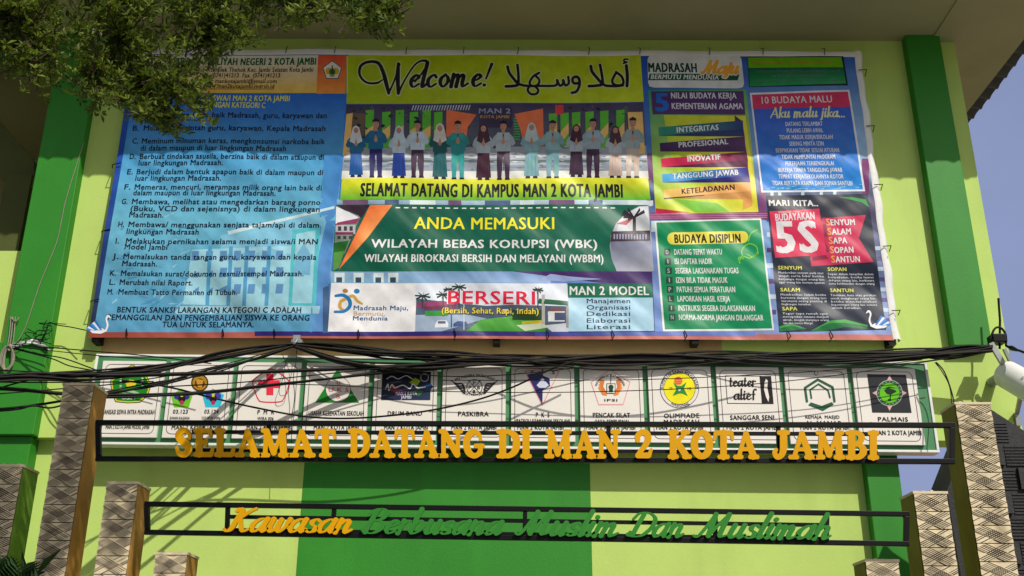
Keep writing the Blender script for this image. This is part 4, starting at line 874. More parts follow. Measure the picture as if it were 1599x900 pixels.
for h, x0, x1, y, ls in (('SENYUM', 1215, 1252, 421.5, ('Memberikan senyum pada raut', 'wajah serta bibir ketika', 'berjumpa dengan orang lain', 'agar orang lain merasa nyaman')), ('SOPAN', 1293, 1322, 423, ('Sopan dalam tampilan dalam', 'berpakaian, ketika lewat', 'didepan orang lain, berbicara', 'serta berinteraksi dengan orang')),
        ('SALAM', 1219, 1249, 455.5, ('Memberikan Salam ketika', 'bertemu dengan orang lain', 'terutama orang penting di', 'lingkungan tersebut.')), ('SANTUN', 1297, 1333, 456, ('Tindakan, kata atau gerakan', 'untuk menghargai orang lain,', 'ketika mendahulukan', 'kepentingan orang lain semata', 'untuk kebaikan.')),
        ('SAPA', 1222, 1245, 485, ('Tegur sapa ramah agar', 'menciptakan suasana menjadi', 'akrab, dengan menyapa orang', 'lain akan merasa dihargai.'))):
    p.text(h, x0, x1, y, 5.4, HY, 3.4, .05)
    for k, t in enumerate(ls):
        yy = y + 6.4 + 5.0 * k; p.text(t, x0 + k * .6, x0 + k * .6 + (71 if k < len(ls) - 1 or len(ls) == 4 and h not in ('SALAM', 'SAPA') else 46), yy, 3.2, TW, 3.3, .03, res=1)
swan(p, 1372, 506, .95, 1, 3.6)
p.build('five_point_poster', m_vinyl, ban)
# ------------------------------------------------------------------ club signboard: white frame, green field, twelve raised panels
YS = 9.83
sb = empty('signboard', (0, YS, 3.8), 'long green and white signboard of twelve school club panels below the banner', 'signboard')
def skew(x): return -0.0065 * (x)            # the board hangs a touch low on its right
SB0, SB1, ST, SBt = -4.075, 4.06, 4.70, 3.80
def zq(x, z): return z + skew(x)
m_fieldg = mat('green_board_paint', K(70, 130, 84), 0.45, 0.08, 4)
MB().prism([(SB0 + .02, zq(SB0, SBt + .015)), (SB1 - .02, zq(SB1, SBt + .015)), (SB1 - .02, zq(SB1, ST - .012)), (SB0 + .02, zq(SB0, ST - .012))], YS + .012, YS + .14).build('board', m_fieldg, sb)
mb = MB()
for a, b_, c, d in ((SB0, SBt, SB1, SBt + .024), (SB0, ST - .022, SB1, ST), ):
    mb.prism([(a, zq(a, b_)), (c, zq(c, b_)), (c, zq(c, d)), (a, zq(a, d))], YS, YS + .15)
for a in (SB0, SB1 - .026):
    mb.prism([(a, zq(a, SBt + .025)), (a + .026, zq(a + .026, SBt + .025)), (a + .026, zq(a + .026, ST - .023)), (a, zq(a, ST - .023))], YS, YS + .15)
mb.build('frame', m_white, sb, 0.004)
YP = YS - .02
PW = 0.6565; PX0 = -3.978; CREAM = K(228, 223, 214, 1.0); DKT = K(40, 34, 34); LINE = K(70, 52, 56)
for i in range(12):
    x0 = PX0 + i * (PW + .0065 * 0) + .0; x0 = -3.985 + i * .6635; x1 = x0 + .61
    zb, zt = 3.868, 4.622
    pr = Print(YP - .001, None, 0.0008)
    pm = MB().prism([(x0, zq(x0, zb)), (x1, zq(x1, zb)), (x1, zq(x1, zt)), (x0, zq(x0, zt))], YP, YS + .03).build('panel', mat('cream_panel', CREAM, .4, .04, 3), sb)
    pm['_w'] = sb.location[:]
    # rounded key line
    r = .05; e = .035; X0, X1, Z0, Z1 = x0 + e, x1 - e, zb + e, zt - e; pts = []
    for cx, cz, a0 in ((X1 - r, Z1 - r, 0), (X0 + r, Z1 - r, 90), (X0 + r, Z0 + r, 180), (X1 - r, Z0 + r, 270)):
        for k in range(6): t = R_(a0 + 18 * k); pts.append((cx + r * math.cos(t), cz + r * math.sin(t)))
    pts.append(pts[0]); lw = .0055
    for (ax, az), (bx, bz) in zip(pts[:-1], pts[1:]):
        dx, dz = bx - ax, bz - az; l = math.hypot(dx, dz); nx, nz = -dz / l * lw / 2, dx / l * lw / 2
        pr.polyw([(ax + nx, zq(ax, az + nz)), (bx + nx, zq(bx, bz + nz)), (bx - nx, zq(bx, bz - nz)), (ax - nx, zq(ax, az - nz))], LINE, 1)
    T = lambda t, a, b_, y, h, c=DKT, bold=.03, **kw: pr.text(t, a, b_, y, h, c, 3, bold, **kw)
    MK = lambda a, b_, y=671: T('MAN 2 KOTA JAMBI', a, b_, y, 7, DKT, .03)
    G = K(36, 128, 40)
    if i == 0:
        sh = [(207, 569), (226, 582), (237, 601), (231, 618), (219, 629), (200, 630), (180, 628), (174, 612), (172, 595), (190, 579)]
        c_ = (205, 601); grow = lambda k: [(c_[0] + (x - c_[0]) * k, c_[1] + (y - c_[1]) * k) for x, y in sh]
        pr.poly(grow(1.0), K(30, 90, 40), 1.2); pr.poly(grow(.96), K(220, 200, 50), 1.6); pr.poly(grow(.9), G, 2)
        pr.poly([(196, 598), (202, 593), (209, 594), (213, 599), (210, 604), (198, 604)], K(228, 200, 40), 2.5)
        for k in range(5): pr.quad(187, 590 + 4 * k, 190, 592 + 4 * k, K(200, 215, 200), 2.5); pr.quad(221, 590 + 4 * k, 224, 592 + 4 * k, K(200, 215, 200), 2.5)
        pr.poly([(190, 614), (204, 608), (218, 614), (204, 617)], K(150, 190, 140), 2.5); T('OSIM', 190, 211, 624, 5, (.7, .75, .7)); pr.quad(192, 577, 220, 580, K(190, 205, 180), 2.5)
        T('ORGANISASI SISWA INTRA MADRASAH', 152, 241, 647, 7); T('MAN 2 KOTA JAMBI MODEL JAMBI', 165, 233, 670, 6)
    elif i == 1:
        pr.disc(312, 598, 13.5, K(60, 40, 14), 1.5); pr.disc(312, 598, 11.5, K(176, 130, 40), 2); pr.disc(312, 599, 8, K(96, 60, 16), 2.4, 9)
        pr.poly([(306, 592), (318, 594), (315, 606), (309, 605)], K(200, 150, 60), 2.8)
        for cx, c, c2 in ((284, K(110, 190, 40), K(60, 50, 140)), (333, K(50, 190, 214), K(70, 60, 170))):
            pr.poly([(cx, 607), (cx + 17, 617), (cx + 11, 636), (cx - 12, 636), (cx - 17, 617)], c, 1.6)
            pr.disc(cx - 7, 619, 5.5, c2, 2); pr.disc(cx + 7, 619, 5.5, c2, 2.1); pr.disc(cx, 623, 6, K(30, 26, 40), 2.4); pr.disc(cx, 629, 3.5, K(180, 50, 90), 2.7); pr.quad(cx - 2, 613, cx + 2, 620, K(220, 210, 60), 2.9)
        T('03.123', 270, 293, 646, 6); T('03.124', 319, 341, 646, 6); T('SUNAN KALIJAGA', 265, 296, 655, 4); T('CUT NYAK DIEN', 315, 343, 655, 4); MK(268, 345)
    elif i == 2:
        RC = K(232, 52, 76)
        fl = [(423 + 30 * math.cos(2 * math.pi * k / 80) * (1 - .13 * abs(math.sin(2.5 * (2 * math.pi * k / 80) - .78))), 604 - 28 * math.sin(2 * math.pi * k / 80) * (1 - .13 * abs(math.sin(2.5 * (2 * math.pi * k / 80) - .78)))) for k in range(81)]
        pr.line(fl, 1.7, RC, 1.6); pr.quad(416, 584, 427, 617, RC, 2); pr.quad(403, 594, 437, 606, RC, 2.2)
        T('P  M  R', 402, 428, 647, 6.5); T('WIRA 006', 402, 427, 656, 4.5); MK(385, 455)
    elif i == 3:
        pr.poly([(527, 576), (561, 629), (492, 629)], G, 1.6); pr.disc(528, 608, 19.8, DKT, 2, 32); pr.disc(528, 608, 19, CREAM, 2.3, 32)
        RC = K(224, 50, 70); T('U K S', 513, 544, 612, 6.5, RC, .03); T('U', 526, 531, 601, 5, RC, .03); T('S', 525, 531, 622.5, 6, RC, .03)
        T('USAHA KESEHATAN SEKOLAH', 482, 568, 649, 7); MK(490, 560)
    elif i == 4:
        pr.poly([(597, 581), (673, 581), (672, 625), (595, 625)], [K(28, 30, 40), K(30, 34, 46), K(44, 60, 90), K(40, 44, 70)], 1.6)
        for c, x, y in ((K(130, 40, 50), 614, 607), (K(50, 110, 70), 652, 612), (K(90, 50, 110), 625, 614), (K(150, 180, 40), 648, 596), (K(40, 70, 120), 668, 604)): pr.poly([(x - 9, y + 2), (x, y - 6), (x + 9, y - 1), (x + 3, y + 7)], c, 2)
        pr.ring(663, 590, 6, 1.2, K(190, 190, 200), 2.3); ms, wd = script('.b . .', .3, .06, .13)
        W_ = (.7, .7, .74); pr.pen([cv([(602, 608, .8), (606, 600, .8), (607, 610, .8), (612, 601, .8), (616, 606, .8), (622, 604, .8), (630, 602, .8), (640, 607, .8), (645, 600, .8), (652, 606, .8), (664, 605, .8)])], W_, 2.6, .5)
        pr.pen([cv([(604, 592, .7), (612, 588, .7), (622, 592, .7), (634, 587, .7), (644, 592, .7)])], W_, 2.6, .5)
        T('MAN 2 KOTA', 618, 651, 617, 5, W_, .02); T('JAMBI', 626, 642, 623, 5, W_, .02); T('DRUM BAND', 605.5, 659, 649, 6.5); MK(600, 668)
    elif i == 5:
        CH = K(50, 44, 52); pr.ring(741, 605, 12, 1.2, CH, 2); pr.line([(731, 594), (752, 617)], .9, CH, 2.2); pr.line([(751, 594), (729, 617)], .9, CH, 2.3)
        for t, x, y in (('P', 740.5, 601), ('P', 734, 608), ('B', 747.5, 608), ('B', 740.5, 614)): T(t, x - 2, x + 2, y, 5)
        for sg in (-1, 1):
            for k in range(5):
                y = 595 + 3.6 * k; pr.pen([cv([(741 + sg * (36 - 4 * k), y + .5 * k, .5), (741 + sg * (28 - 3 * k), y + 4.5, 1.3), (741 + sg * (19 - .6 * k), y + 5 - .5 * k, 1.1), (741 + sg * 14.5, 608 + k, .6)])], CH, 2 + .05 * k, .4)
        pr.text('PKS PASKIBRA SMUDA BAND', 710, 772, 588, 4, CH, 3, .03, arc=(741, 650, 64, 90, True)); pr.text('MAN 2 KOTA JAMBI', 722, 760, 620, 3.4, CH, 3, .01, arc=(741, 560, 60, 270, False))
        T('PASKIBRA', 715.5, 763, 650, 7, yb1=650.3); MK(705, 775)
    elif i == 6:
        PK = K(232, 130, 140); NVY = K(44, 46, 110)
        pr.line([(820, 580), (846, 577), (873, 580), (847, 633), (820, 580)], 1.1, PK, 2); pr.poly([(823, 585), (848, 581), (847, 632)], NVY, 2.3); pr.poly([(848, 587), (858, 591), (859, 603), (847, 610)], NVY, 2.4)
        pr.poly([(838, 602), (843, 596), (852, 596), (857, 602), (852, 606), (842, 606)], K(210, 214, 230), 2.8); pr.disc(847, 594, 3, K(200, 205, 225), 2.9)
        for t, x, y in (('P', 829, 584.5), ('K', 846, 582), ('S', 862, 584.5)): T(t, x, x + 4.2, y, 5)
        T('P  K  S', 837, 858, 651.5, 7); T('(PATROLI KEAMANAN SEKOLAH)', 805, 890, 659.5, 5); MK(808, 880)
    elif i == 7:
        PK = K(236, 150, 160); OG = K(236, 140, 70)
        pr.line([(953, 578), (984, 597), (973, 632), (935, 632), (923, 597), (953, 578)], 1, PK, 2)
        for sg in (-1, 1):
            for k in range(4): pr.poly([(953 + sg * 5, 618 - k), (953 + sg * (12 + k), 617 - 4 * k), (953 + sg * (19 - k), 606 - 5 * k), (953 + sg * (12 - k), 592 + k), (953 + sg * (11), 604)], tuple(v * (1 - .08 * k) for v in OG), 2.1 + .06 * k)
        pr.quad(947, 599, 961, 615, K(40, 60, 50), 2.6); pr.quad(948, 600, 960, 614, CREAM, 2.8); pr.disc(954, 605, 4, K(30, 70, 50), 3); pr.quad(951, 608, 957, 613, K(30, 60, 45), 3.1); pr.quad(953.3, 584, 954.3, 599, K(80, 80, 80), 2.6)
        pr.text('IKATAN PENCAK SILAT INDONESIA', 926, 981, 590, 3.2, DKT, 3, .03, arc=(953, 609, 21.5, 90, True)); T('IPSI', 944, 964, 627, 3.6)
        T('PENCAK SILAT', 926, 984, 652, 7); T('(JAYA SEMPURNA)', 929, 982, 660.5, 5); MK(915, 992)
    elif i == 8:
        pr.disc(1061, 607, 30.5, K(60, 56, 90), 1.4, 40); pr.disc(1061, 607, 29.6, CREAM, 1.8, 40); pr.disc(1061, 607, 25, K(60, 56, 90), 2, 40); pr.disc(1061, 607, 24.2, K(240, 226, 30), 2.3, 40)
        pr.disc(1059, 595, 6.5, K(230, 90, 60), 2.6)
        for k in range(4): pr.quad(1053.5, 591 + 3 * k, 1064.5, 591.7 + 3 * k, K(250, 170, 90), 2.8)
        pr.poly([(1051, 597), (1058, 603), (1064, 603), (1072, 597), (1068, 607), (1074, 619), (1065, 615), (1060, 615), (1050, 619), (1056, 608)], K(50, 140, 60), 2.9); pr.disc(1061, 609, 2, (.75, .75, .75), 3.1)
        T('20', 1045, 1050, 609, 4); T('12', 1074, 1079, 609, 4)
        pr.text('KOMPETISI SAINS MADRASAH', 1020, 1100, 585, 4.2, DKT, 3, .04, arc=(1061, 607, 25.4, 90, True)); pr.text('NASIONAL', 1046, 1077, 630, 4, DKT, 3, .04, arc=(1061, 607, 29.4, 270, False))
        T('OLIMPIADE', 1037, 1092, 653, 6.8, yb1=652.6); T('MADRASAH', 1037, 1092, 662.5, 6.8, yb1=662.2); MK(1025, 1098)
    elif i == 9:
        pr.line([(1132.5, 587), (1188, 587.5), (1190, 630.5), (1136, 630), (1132.5, 587)], .9, DKT, 2)
        pr.poly([(1186, 587.5), (1204, 587.5), (1208, 631), (1190, 631)], K(36, 32, 34), 2.3); pr.poly([(1196, 592), (1199, 595), (1198, 606), (1201, 620), (1200, 628), (1196, 620), (1193, 608), (1194, 597)], CREAM, 2.6)
        for t, x0_, x1_, y, sc in (('teater', 1139, 1181, 603.5, 8.5), ('alief', 1146, 1180, 624, 8.5)):
            ms, wd = script(t, 0, .055, .13, .02); lay(pr, ms, wd, x0_, x1_, y, sc, DKT, 3, .15)
        T('SANGGAR SENI', 1140.5, 1209, 656, 7, yb1=655.6); MK(1135, 1215)
    elif i == 10:
        EG = K(44, 92, 66)
        pr.pen([[(1260, 627, 1.9), (1257, 606, 1.9), (1277, 593, 1.9), (1300, 605, 1.9), (1303, 627, 1.9)]], EG, 2, .5); pr.pen([[(1267, 622, 1.3), (1265, 609, 1.3), (1278, 600, 1.3), (1293, 610, 1.3), (1296, 621, 1.3)]], EG, 2.2, .5)
        pr.poly([(1262, 633), (1266, 628.5), (1283, 634), (1299, 628), (1302, 632), (1285, 642)], EG, 2.2); pr.ring(1274.5, 583, 3, 1, DKT, 2.2, 60, 330); pr.disc(1277, 582, .9, DKT, 2.3, 6)
        T('REMAJA  MASJID', 1258, 1311, 654, 5.2, DKT, .02); T('AL-MANAR', 1258, 1315, 664, 6.5, DKT, .02); MK(1250, 1325)
    else:
        pr.poly([(1354, 584.5), (1414.5, 585.5), (1423.5, 645), (1362, 644.5)], K(46, 48, 52), 1.5)
        PKS = K(226, 170, 170)
        for a in range(4): t = R_(90 * a); cx, cy = 1389, 614; pr.poly([(cx + 27 * math.cos(t), cy + 28 * math.sin(t)), (cx + 19 * math.cos(t + .22), cy + 20 * math.sin(t + .22)), (cx + 19 * math.cos(t - .22), cy + 20 * math.sin(t - .22))], PKS, 2)
        pr.disc(1389, 614, 20.5, K(190, 200, 190), 2.3, 32); pr.disc(1389, 614, 19.7, K(50, 90, 50), 2.6, 32); pr.disc(1389, 614, 15.5, K(100, 190, 30), 2.9, 32)
        for k in range(20): t = 2 * math.pi * k / 20; pr.quad(1389 + 17.5 * math.cos(t) - .6, 614 + 17.5 * math.sin(t) - .6, 1389 + 17.5 * math.cos(t) + .6, 614 + 17.5 * math.sin(t) + .6, K(180, 200, 180), 2.9)
        TR = K(24, 50, 24); pr.poly([(1380, 610), (1386, 606), (1397, 609), (1400, 612), (1391, 617), (1385, 616)], TR, 3.1); pr.quad(1389, 615, 1391, 624, TR, 3.2); pr.disc(1389, 625, 3, TR, 3.3, 10, 2); pr.poly([(1376, 608), (1388, 604), (1402, 607), (1389, 606.5)], TR, 3.3)
        T('PALMAIS', 1371.5, 1418, 658, 6.5, yb1=658.4); T('(Pencinta Alam Remaja Islam)', 1358, 1435, 663, 3.6, DKT, .02); MK(1366, 1439, 679.5)
    pr.build('printed_emblem', m_board, pm)
# brackets behind the board
for x in (-3.6, -1.2, 1.2, 3.6):
    for z in (3.98, 4.5): MB().box((x - .03, YS + .15, z), (x + .03, 10.0, z + .05)).build('wall_bracket', m_steel, sb)

# ------------------------------------------------------------------ gate sign frames with cut-out letters
YF = 7.42
def frame_sign(name, label, x0, x1, tl, tr, bl, br, bw, mids, ups):
    o = empty(name, tuple(P((x0 + x1) / 2, (bl + br) / 2, YF)), label, 'sign')
    at = lambda x, l, r: P(x, l + (r - l) * (x - x0) / (x1 - x0), YF)
    mb = MB(); mb.bar(at(x0 - 4, tl, tr), at(x1 + 4, tl, tr), bw, bw); mb.bar(at(x0 - 4, bl, br), at(x1 + 4, bl, br), bw, bw)
    a, b_, c, d = at(x0, tl, tr), at(x0, bl, br), at(x1, tl, tr), at(x1, bl, br); g = Vector((0, 0, bw / 2 + .001))
    mb.bar(a - g, b_ + g, bw, bw); mb.bar(c - g, d + g, bw, bw)
    mb.build('outer_bar', m_black, o, 0.003)
    mb = MB()
    for y, xa, xb in mids:
        t = (y - tl) / (bl - tl); k = lambda x: P(x, y + ((tr - tl) * (1 - t) + (br - bl) * t) * (x - x0) / (x1 - x0), YF + .006); mb.bar(k(xa), k(xb), .022, .026)
    for x, xs in ups:
        mb.bar(at(x, tl, tr) - g + Vector((0, .004, 0)), at(xs, bl, br) + g + Vector((0, .004, 0)), .03, .026)
    mb.build('inner_bar', m_black, o)
    return o
s1 = frame_sign('letter_sign', 'upper black gate frame carrying gold slab letters reading SELAMAT DATANG DI MAN 2 KOTA JAMBI', 154, 1486, 660.5, 664.5, 717, 721, .036,
                ((674.5, 300, 1370), (703, 300, 1370)), ((420, 420), (686, 685), (950, 951), (1215, 1217)))
bb = lambda V: (min(v[0] for v in V), max(v[0] for v in V))
def base1(x): return 711.5 + (713.2 - 709) * (x - 272) / 1100
for word, x0, x1 in (('SELAMAT', 272, 525), ('DATANG', 543.5, 757), ('DI', 775, 830), ('MAN', 850.5, 968.5), ('2', 990.5, 1019), ('KOTA', 1042, 1184), ('JAMBI', 1205.5, 1372.5)):
    tot = sum(SLAB[c][0] for c in word); k = (x1 - x0) / tot; x = x0
    for c in word:
        adv, st = SLAB[c]; st = [[(a, b_, r + .022) for a, b_, r in q] for q in st]; V, Fc, bd = stroke_mesh(st, .018); yb = base1(x) - .5; sc = 43.5
        def to3(a, b_, x=x, k=k, yb=yb, sc=sc): return P(x + a * k, yb - b_ * sc + 2.0, YF - .05)
        mb = MB(); solid_letter(mb, V, Fc, bd, to3, .016); o = mb.build('letter', [m_gold], s1); x += adv * k
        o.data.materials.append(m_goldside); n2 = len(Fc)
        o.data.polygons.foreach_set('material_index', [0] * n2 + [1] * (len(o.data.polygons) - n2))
s2 = frame_sign('letter_sign', 'lower black gate frame carrying gold and green script reading Kawasan Berbusana Muslim Dan Muslimah', 230, 1415, 787.5, 803, 831.5, 849.5, .034,
                ((805.5, 357, 1290), (826, 357, 1290)), ((522, 519), (820, 819), (1117, 1117), (356, 354), (1291, 1291)))
def base2(x): return 828.5 + 12.5 * (x - 347) / 950
for word, x0, x1, m_ in (('Kawasan', 347, 551, m_gold), ('Berbusana', 563, 788, m_leafgreen), ('Muslim', 803, 967, m_leafgreen), ('Dan', 977, 1069, m_leafgreen), ('Muslimah', 1081, 1299, m_leafgreen)):
    L_, wd = script(word, .42, .05, .155); al = [v for c, q in L_ for st in q for v in st]; mn = min(a[0] - a[2] for a in al); mx = max(a[0] + a[2] for a in al); k = (x1 - x0) / (mx - mn); sc = 20.5
    for c, q in L_:
        V, Fc, bd = stroke_mesh(q, .045)
        def to3(a, b_): px = x0 + (a - mn) * k; return P(px, base2(px) - b_ * sc * (1 if b_ < 1.1 else 1) + 1, YF - .045)
        mb = MB(); solid_letter(mb, V, Fc, bd, to3, .02); mb.build('letter', m_, s2)

# ------------------------------------------------------------------ stepped gate pillars faced with basket-weave tiles
m_ptile = mat('carved_stone_tile', K(212, 196, 162), 0.85, 0.16, 7, 0.3, 70, stain=(K(96, 82, 62), (6, 6, 3), .52, .75))
m_pdark = mat('tile_grime_and_shade', K(52, 43, 34), 0.9, 0.25, 9)
m_pside = [mat('ochre_pillar_side', K(172, 124, 52), 0.75, 0.18, 5, 0.2, 30, stain=(K(110, 80, 36), (4, 4, 1.2), .52, .6)),
           mat('olive_pillar_side', K(120, 112, 30), 0.75, 0.15, 5, 0.2, 30, stain=(K(70, 66, 24), (4, 4, 1.2), .55, .6)),
           mat('green_pillar_side', K(104, 148, 36), 0.75, 0.12, 5, 0.2, 30, stain=(K(80, 96, 30), (4, 4, 1.2), .55, .6))]
YPI = 7.5
def clip(poly, a, b_, c):          # keep a*x+b*y<=c
    out = []
    for p_, q_ in zip(poly, poly[1:] + poly[:1]):
        dp, dq = a * p_[0] + b_ * p_[1] - c, a * q_[0] + b_ * q_[1] - c
        if dp <= 0: out.append(p_)
        if (dp < 0) != (dq < 0) and abs(dp - dq) > 1e-12: t = dp / (dp - dq); out.append((p_[0] + t * (q_[0] - p_[0]), p_[1] + t * (q_[1] - p_[1])))
    return out
def pillar(xl, xr, ytop, side, label, depth=.26):
    a, b_ = P(xl, ytop, YPI), P(xr, ytop, YPI); w_ = b_.x - a.x; top = a.z; x0 = a.x; th = .125
    o = empty('gate_pillar', (x0 + w_ / 2, YPI + depth / 2, 0), label, 'pillar', 'stepped tile-faced gate pillars')
    MB().box((x0, YPI + .004, 0), (x0 + w_, YPI + depth, top - .012)).build('shaft', m_pside[side], o, .006)
    pl = MB(); gl = MB(); gr = MB(); gr.box((x0 + .003, YPI - .002, 0), (x0 + w_ - .003, YPI + .003, top - .014))
    lx0, lx1 = x0 + .004, x0 + w_ - .004; W = lx1 - lx0; n = int(top / th)
    for k in range(n):
        z1 = top - .014 - k * th; z0 = z1 - th + .0065; H = z1 - z0
        if z1 < 1.6: pl.box((lx0, YPI - .012, 0), (lx1, YPI - .002, z1)); break
        sq = [(0, 0), (W, 0), (W, H), (0, H)]; cx, cz = W / 2, H / 2
        def plate(poly, hgt, to=None, m_=None):
            if len(poly) >= 3: (m_ or pl).prism([(lx0 + x, z0 + z) for x, z in poly], YPI - hgt, YPI - (to if to is not None else .001))
        # u falls to the lower right, v rises to the upper right, both 0 at the tile centre and 1 at the corners' diagonals
        U_ = lambda lo, hi, q: clip(clip(q, 1 / W, 1 / H, cx / W + cz / H + hi), -1 / W, -1 / H, -(cx / W + cz / H + lo))
        V_ = lambda lo, hi, q: clip(clip(q, -1 / W, 1 / H, -cx / W + cz / H + hi), 1 / W, -1 / H, -(-cx / W + cz / H + lo))
        plate(sq, .006)                                             # plain tile, its side triangles stay smooth
        fall = U_(-.3, .3, sq); rise = V_(-.3, .3, sq)
        plate(U_(-1, -.31, rise), .0095); plate(U_(.31, 1, rise), .0095); plate(fall, .0135)
        # grooves filled with grime: along the falling band, across it in the middle, along the ends of the rising band
        for j in range(-2, 3):
            o_ = j * .115; jit = rnd.uniform(-.012, .012); wl_ = rnd.uniform(.018, .03)
            plate(U_(o_ + jit - wl_, o_ + jit + wl_, V_(-.78, .78, sq)), .0142, .0133, gl)
            plate(V_(o_ + jit - wl_, o_ + jit + wl_, U_(-.29, .29, sq)), .0145, .0133, gl)
            if rnd.random() < .8: plate(V_(o_ - wl_, o_ + wl_, U_(.33, .9, sq)), .0102, .0093, gl)
            if rnd.random() < .8: plate(V_(o_ - wl_, o_ + wl_, U_(-.9, -.33, sq)), .0102, .0093, gl)
        plate(U_(-.36, -.3, V_(-.9, .3, sq)), .0066, .0058, gl); plate(V_(-.37, -.3, U_(.3, .85, sq)), .0066, .0058, gl)  # dark lines painting the shadow along the raised bands' lower edges
    gr.build('tile_bed', m_pdark, o); pl.build('tile_facing', m_ptile, o); gl.build('tile_groove_and_shade', m_pdark, o)
    mb = MB(); mb.box((x0 - .004, YPI - .015, top - .012), (x0 + w_ + .004, YPI + depth + .004, top + .006))
    for k in range(26):
        x = rnd.uniform(x0, x0 + w_ - .02); y = rnd.uniform(YPI - .012, YPI + depth - .03); s_ = rnd.uniform(.008, .03); mb.box((x, y, top + .004), (x + s_, y + s_, top + .006 + rnd.uniform(.002, .01)))
    mb.build('rough_cap', m_ptile, o)
    return o
pillar(-16, 37, 727, 2, 'low grey tile-faced pillar with green painted side, at the left picture edge by the palm')
pillar(99.5, 148, 600, 0, 'tall grey tile-faced pillar with ochre side holding left end of the upper letter frame')
pillar(167, 217, 754, 0, 'medium grey tile-faced pillar with ochre side holding left end of the lower letter frame')
pillar(243, 294, 864, 0, 'shortest grey tile-faced pillar inside the left end of the lower letter frame')
pillar(1490, 1546, 630, 1, 'tall cream tile-faced pillar holding right end of the upper letter frame, beside dark stone wall')
pillar(1425, 1478, 769, 1, 'medium cream tile-faced pillar holding right end of the lower letter frame')
pillar(1350, 1402.5, 875, 1, 'shortest cream tile-faced pillar inside the right end of the lower letter frame')

# ------------------------------------------------------------------ dark stone wall on the right, red house roof behind
m_stone = mat('dark_andesite', K(46, 45, 46), 0.75, 0.3, 12, 0.5, 55)
sw = empty('stone_wall', (4.1, 9.0, 0), 'dark stone clad wall with sloping top right of the tall cream pillar', 'wall')
YW = 8.7
out = [(q.x, q.z) for q in (P(1479, 766, YW), P(1533, 626, YW), P(1548, 640, YW), P(1660, 712, YW))]
out = out + [(out[-1][0], 0), (out[0][0] + .12, 0), (P(1497, 880, YW).x, P(1497, 880, YW).z)]
MB().prism(out, YW, YW + .45).build('wall_body', m_stone, sw)
mb = MB(); bw_ = .2
inside = lambda x, z: z < out[1][1] - .02 and (z < out[2][1] + (x - out[2][0]) * (out[3][1] - out[2][1]) / (out[3][0] - out[2][0]) - .02) and x > out[0][0] + .1 and (x > out[1][0] or z < out[0][1] + (x - out[0][0]) * (out[1][1] - out[0][1]) / (out[1][0] - out[0][0]) - .02)
for j in range(22):
    z = out[1][1] - (j + 1) * bw_ + .03
    for i_ in range(9):
        x = out[0][0] + .12 + i_ * bw_ + (j % 2) * .07
        if z < .1 or x + bw_ > out[3][0]: continue
        if not inside(x + bw_ * .7, z + bw_ * .75): continue
        if (i_ + j) % 2: mb.box((x + .012, YW - .03 - rnd.uniform(0, .015), z + .012), (x + bw_ - .012, YW + .01, z + bw_ - .012))
        else:
            for k in range(7): mb.box((x + .006, YW - .006 - rnd.uniform(0, .008), z + .01 + k * .026), (x + bw_ - .006, YW + .01, z + .026 + k * .026))
mb.build('stone_block', m_stone, sw)
m_red = mat('red_roof_sheet', K(196, 92, 100), 0.55, 0.12, 5)
rh = empty('red_roof_house', (5.6, 13.5, 0), 'small house with red sheet roof glimpsed between the right hand pillars', 'house')
q0, q1 = P(1488, 862, 13), P(1530, 862, 13)
mb = MB(); mb.add([(q0.x - .3, 13, q0.z - 1.2), (q1.x + 3, 13, q0.z - 1.2), (q1.x + 3, 14.6, q0.z + .02), (q0.x - .3, 14.6, q0.z + .02), (q0.x - .3, 13, q0.z - 1.26), (q1.x + 3, 13, q0.z - 1.26), (q1.x + 3, 14.6, q0.z - .04), (q0.x - .3, 14.6, q0.z - .04)], [(0, 1, 2, 3), (7, 6, 5, 4), (0, 4, 5, 1), (1, 5, 6, 2), (2, 6, 7, 3), (3, 7, 4, 0)])
for k in range(16): x = q0.x - .28 + k * .25; mb.bar((x, 12.99, q0.z - 1.18), (x, 14.6, q0.z + .04), .03, .03)
mb.build('roof', m_red, rh); MB().box((q0.x, 13.2, 0), (q1.x + 2.7, 16, q0.z - 1.15)).build('wall', m_cream, rh)

# ------------------------------------------------------------------ white pipe arm with clamp at the right corner, aerial rod
pa = empty('pipe_arm', tuple(P(1568, 560, 9.8)), 'thick white pipe arm projecting from the right corner of the upper wall', 'pipe')
a = P(1572, 585, 9.72); b_ = P(1668, 640, 8.9); d_ = (b_ - a).normalized()
mb = MB(); mb.tube([a - d_ * .02, a + d_ * .01, a + d_ * .02, b_], [.115, .135, .135, .135], 28); mb.build('pipe', m_white, pa)
mb = MB(); mb.tube([a - d_ * .02 + Vector((0, .0, 0)), a - d_ * .01, a - d_ * .009], [.1, .1, .04], 20)
mb.tube([a - d_ * .02, Vector((a.x - .03, 9.99, a.z))], .05, 10); mb.build('wall_flange', m_grey, pa)
q = P(1547, 536, 9.62); q2 = P(1566, 568, 9.62); q3 = P(1568, 545, 9.68)
mb = MB(); mb.bar(q, q2, .05, .03); mb.bar(q3, P(1578, 566, 9.7), .03, .03); mb.build('clamp_bracket', m_grey, pa)
mb = MB(); mb.bar(P(1600, 590, 9.3), P(1588, 645, 9.98), .035, .035); mb.bar(P(1588, 645, 9.975), P(1591, 665, 9.985), .05, .02); mb.build('strut', m_grey, pa)
ar = empty('aerial_rod', tuple(P(1560, 535, 9.65)), 'thin black aerial rod standing on a dark box above the white pipe', 'aerial')
MB().tube([P(1561, 545, 9.68), P(1561.5, 500, 9.68), P(1559, 466, 9.68)], .011, 6).build('rod', m_black, ar)
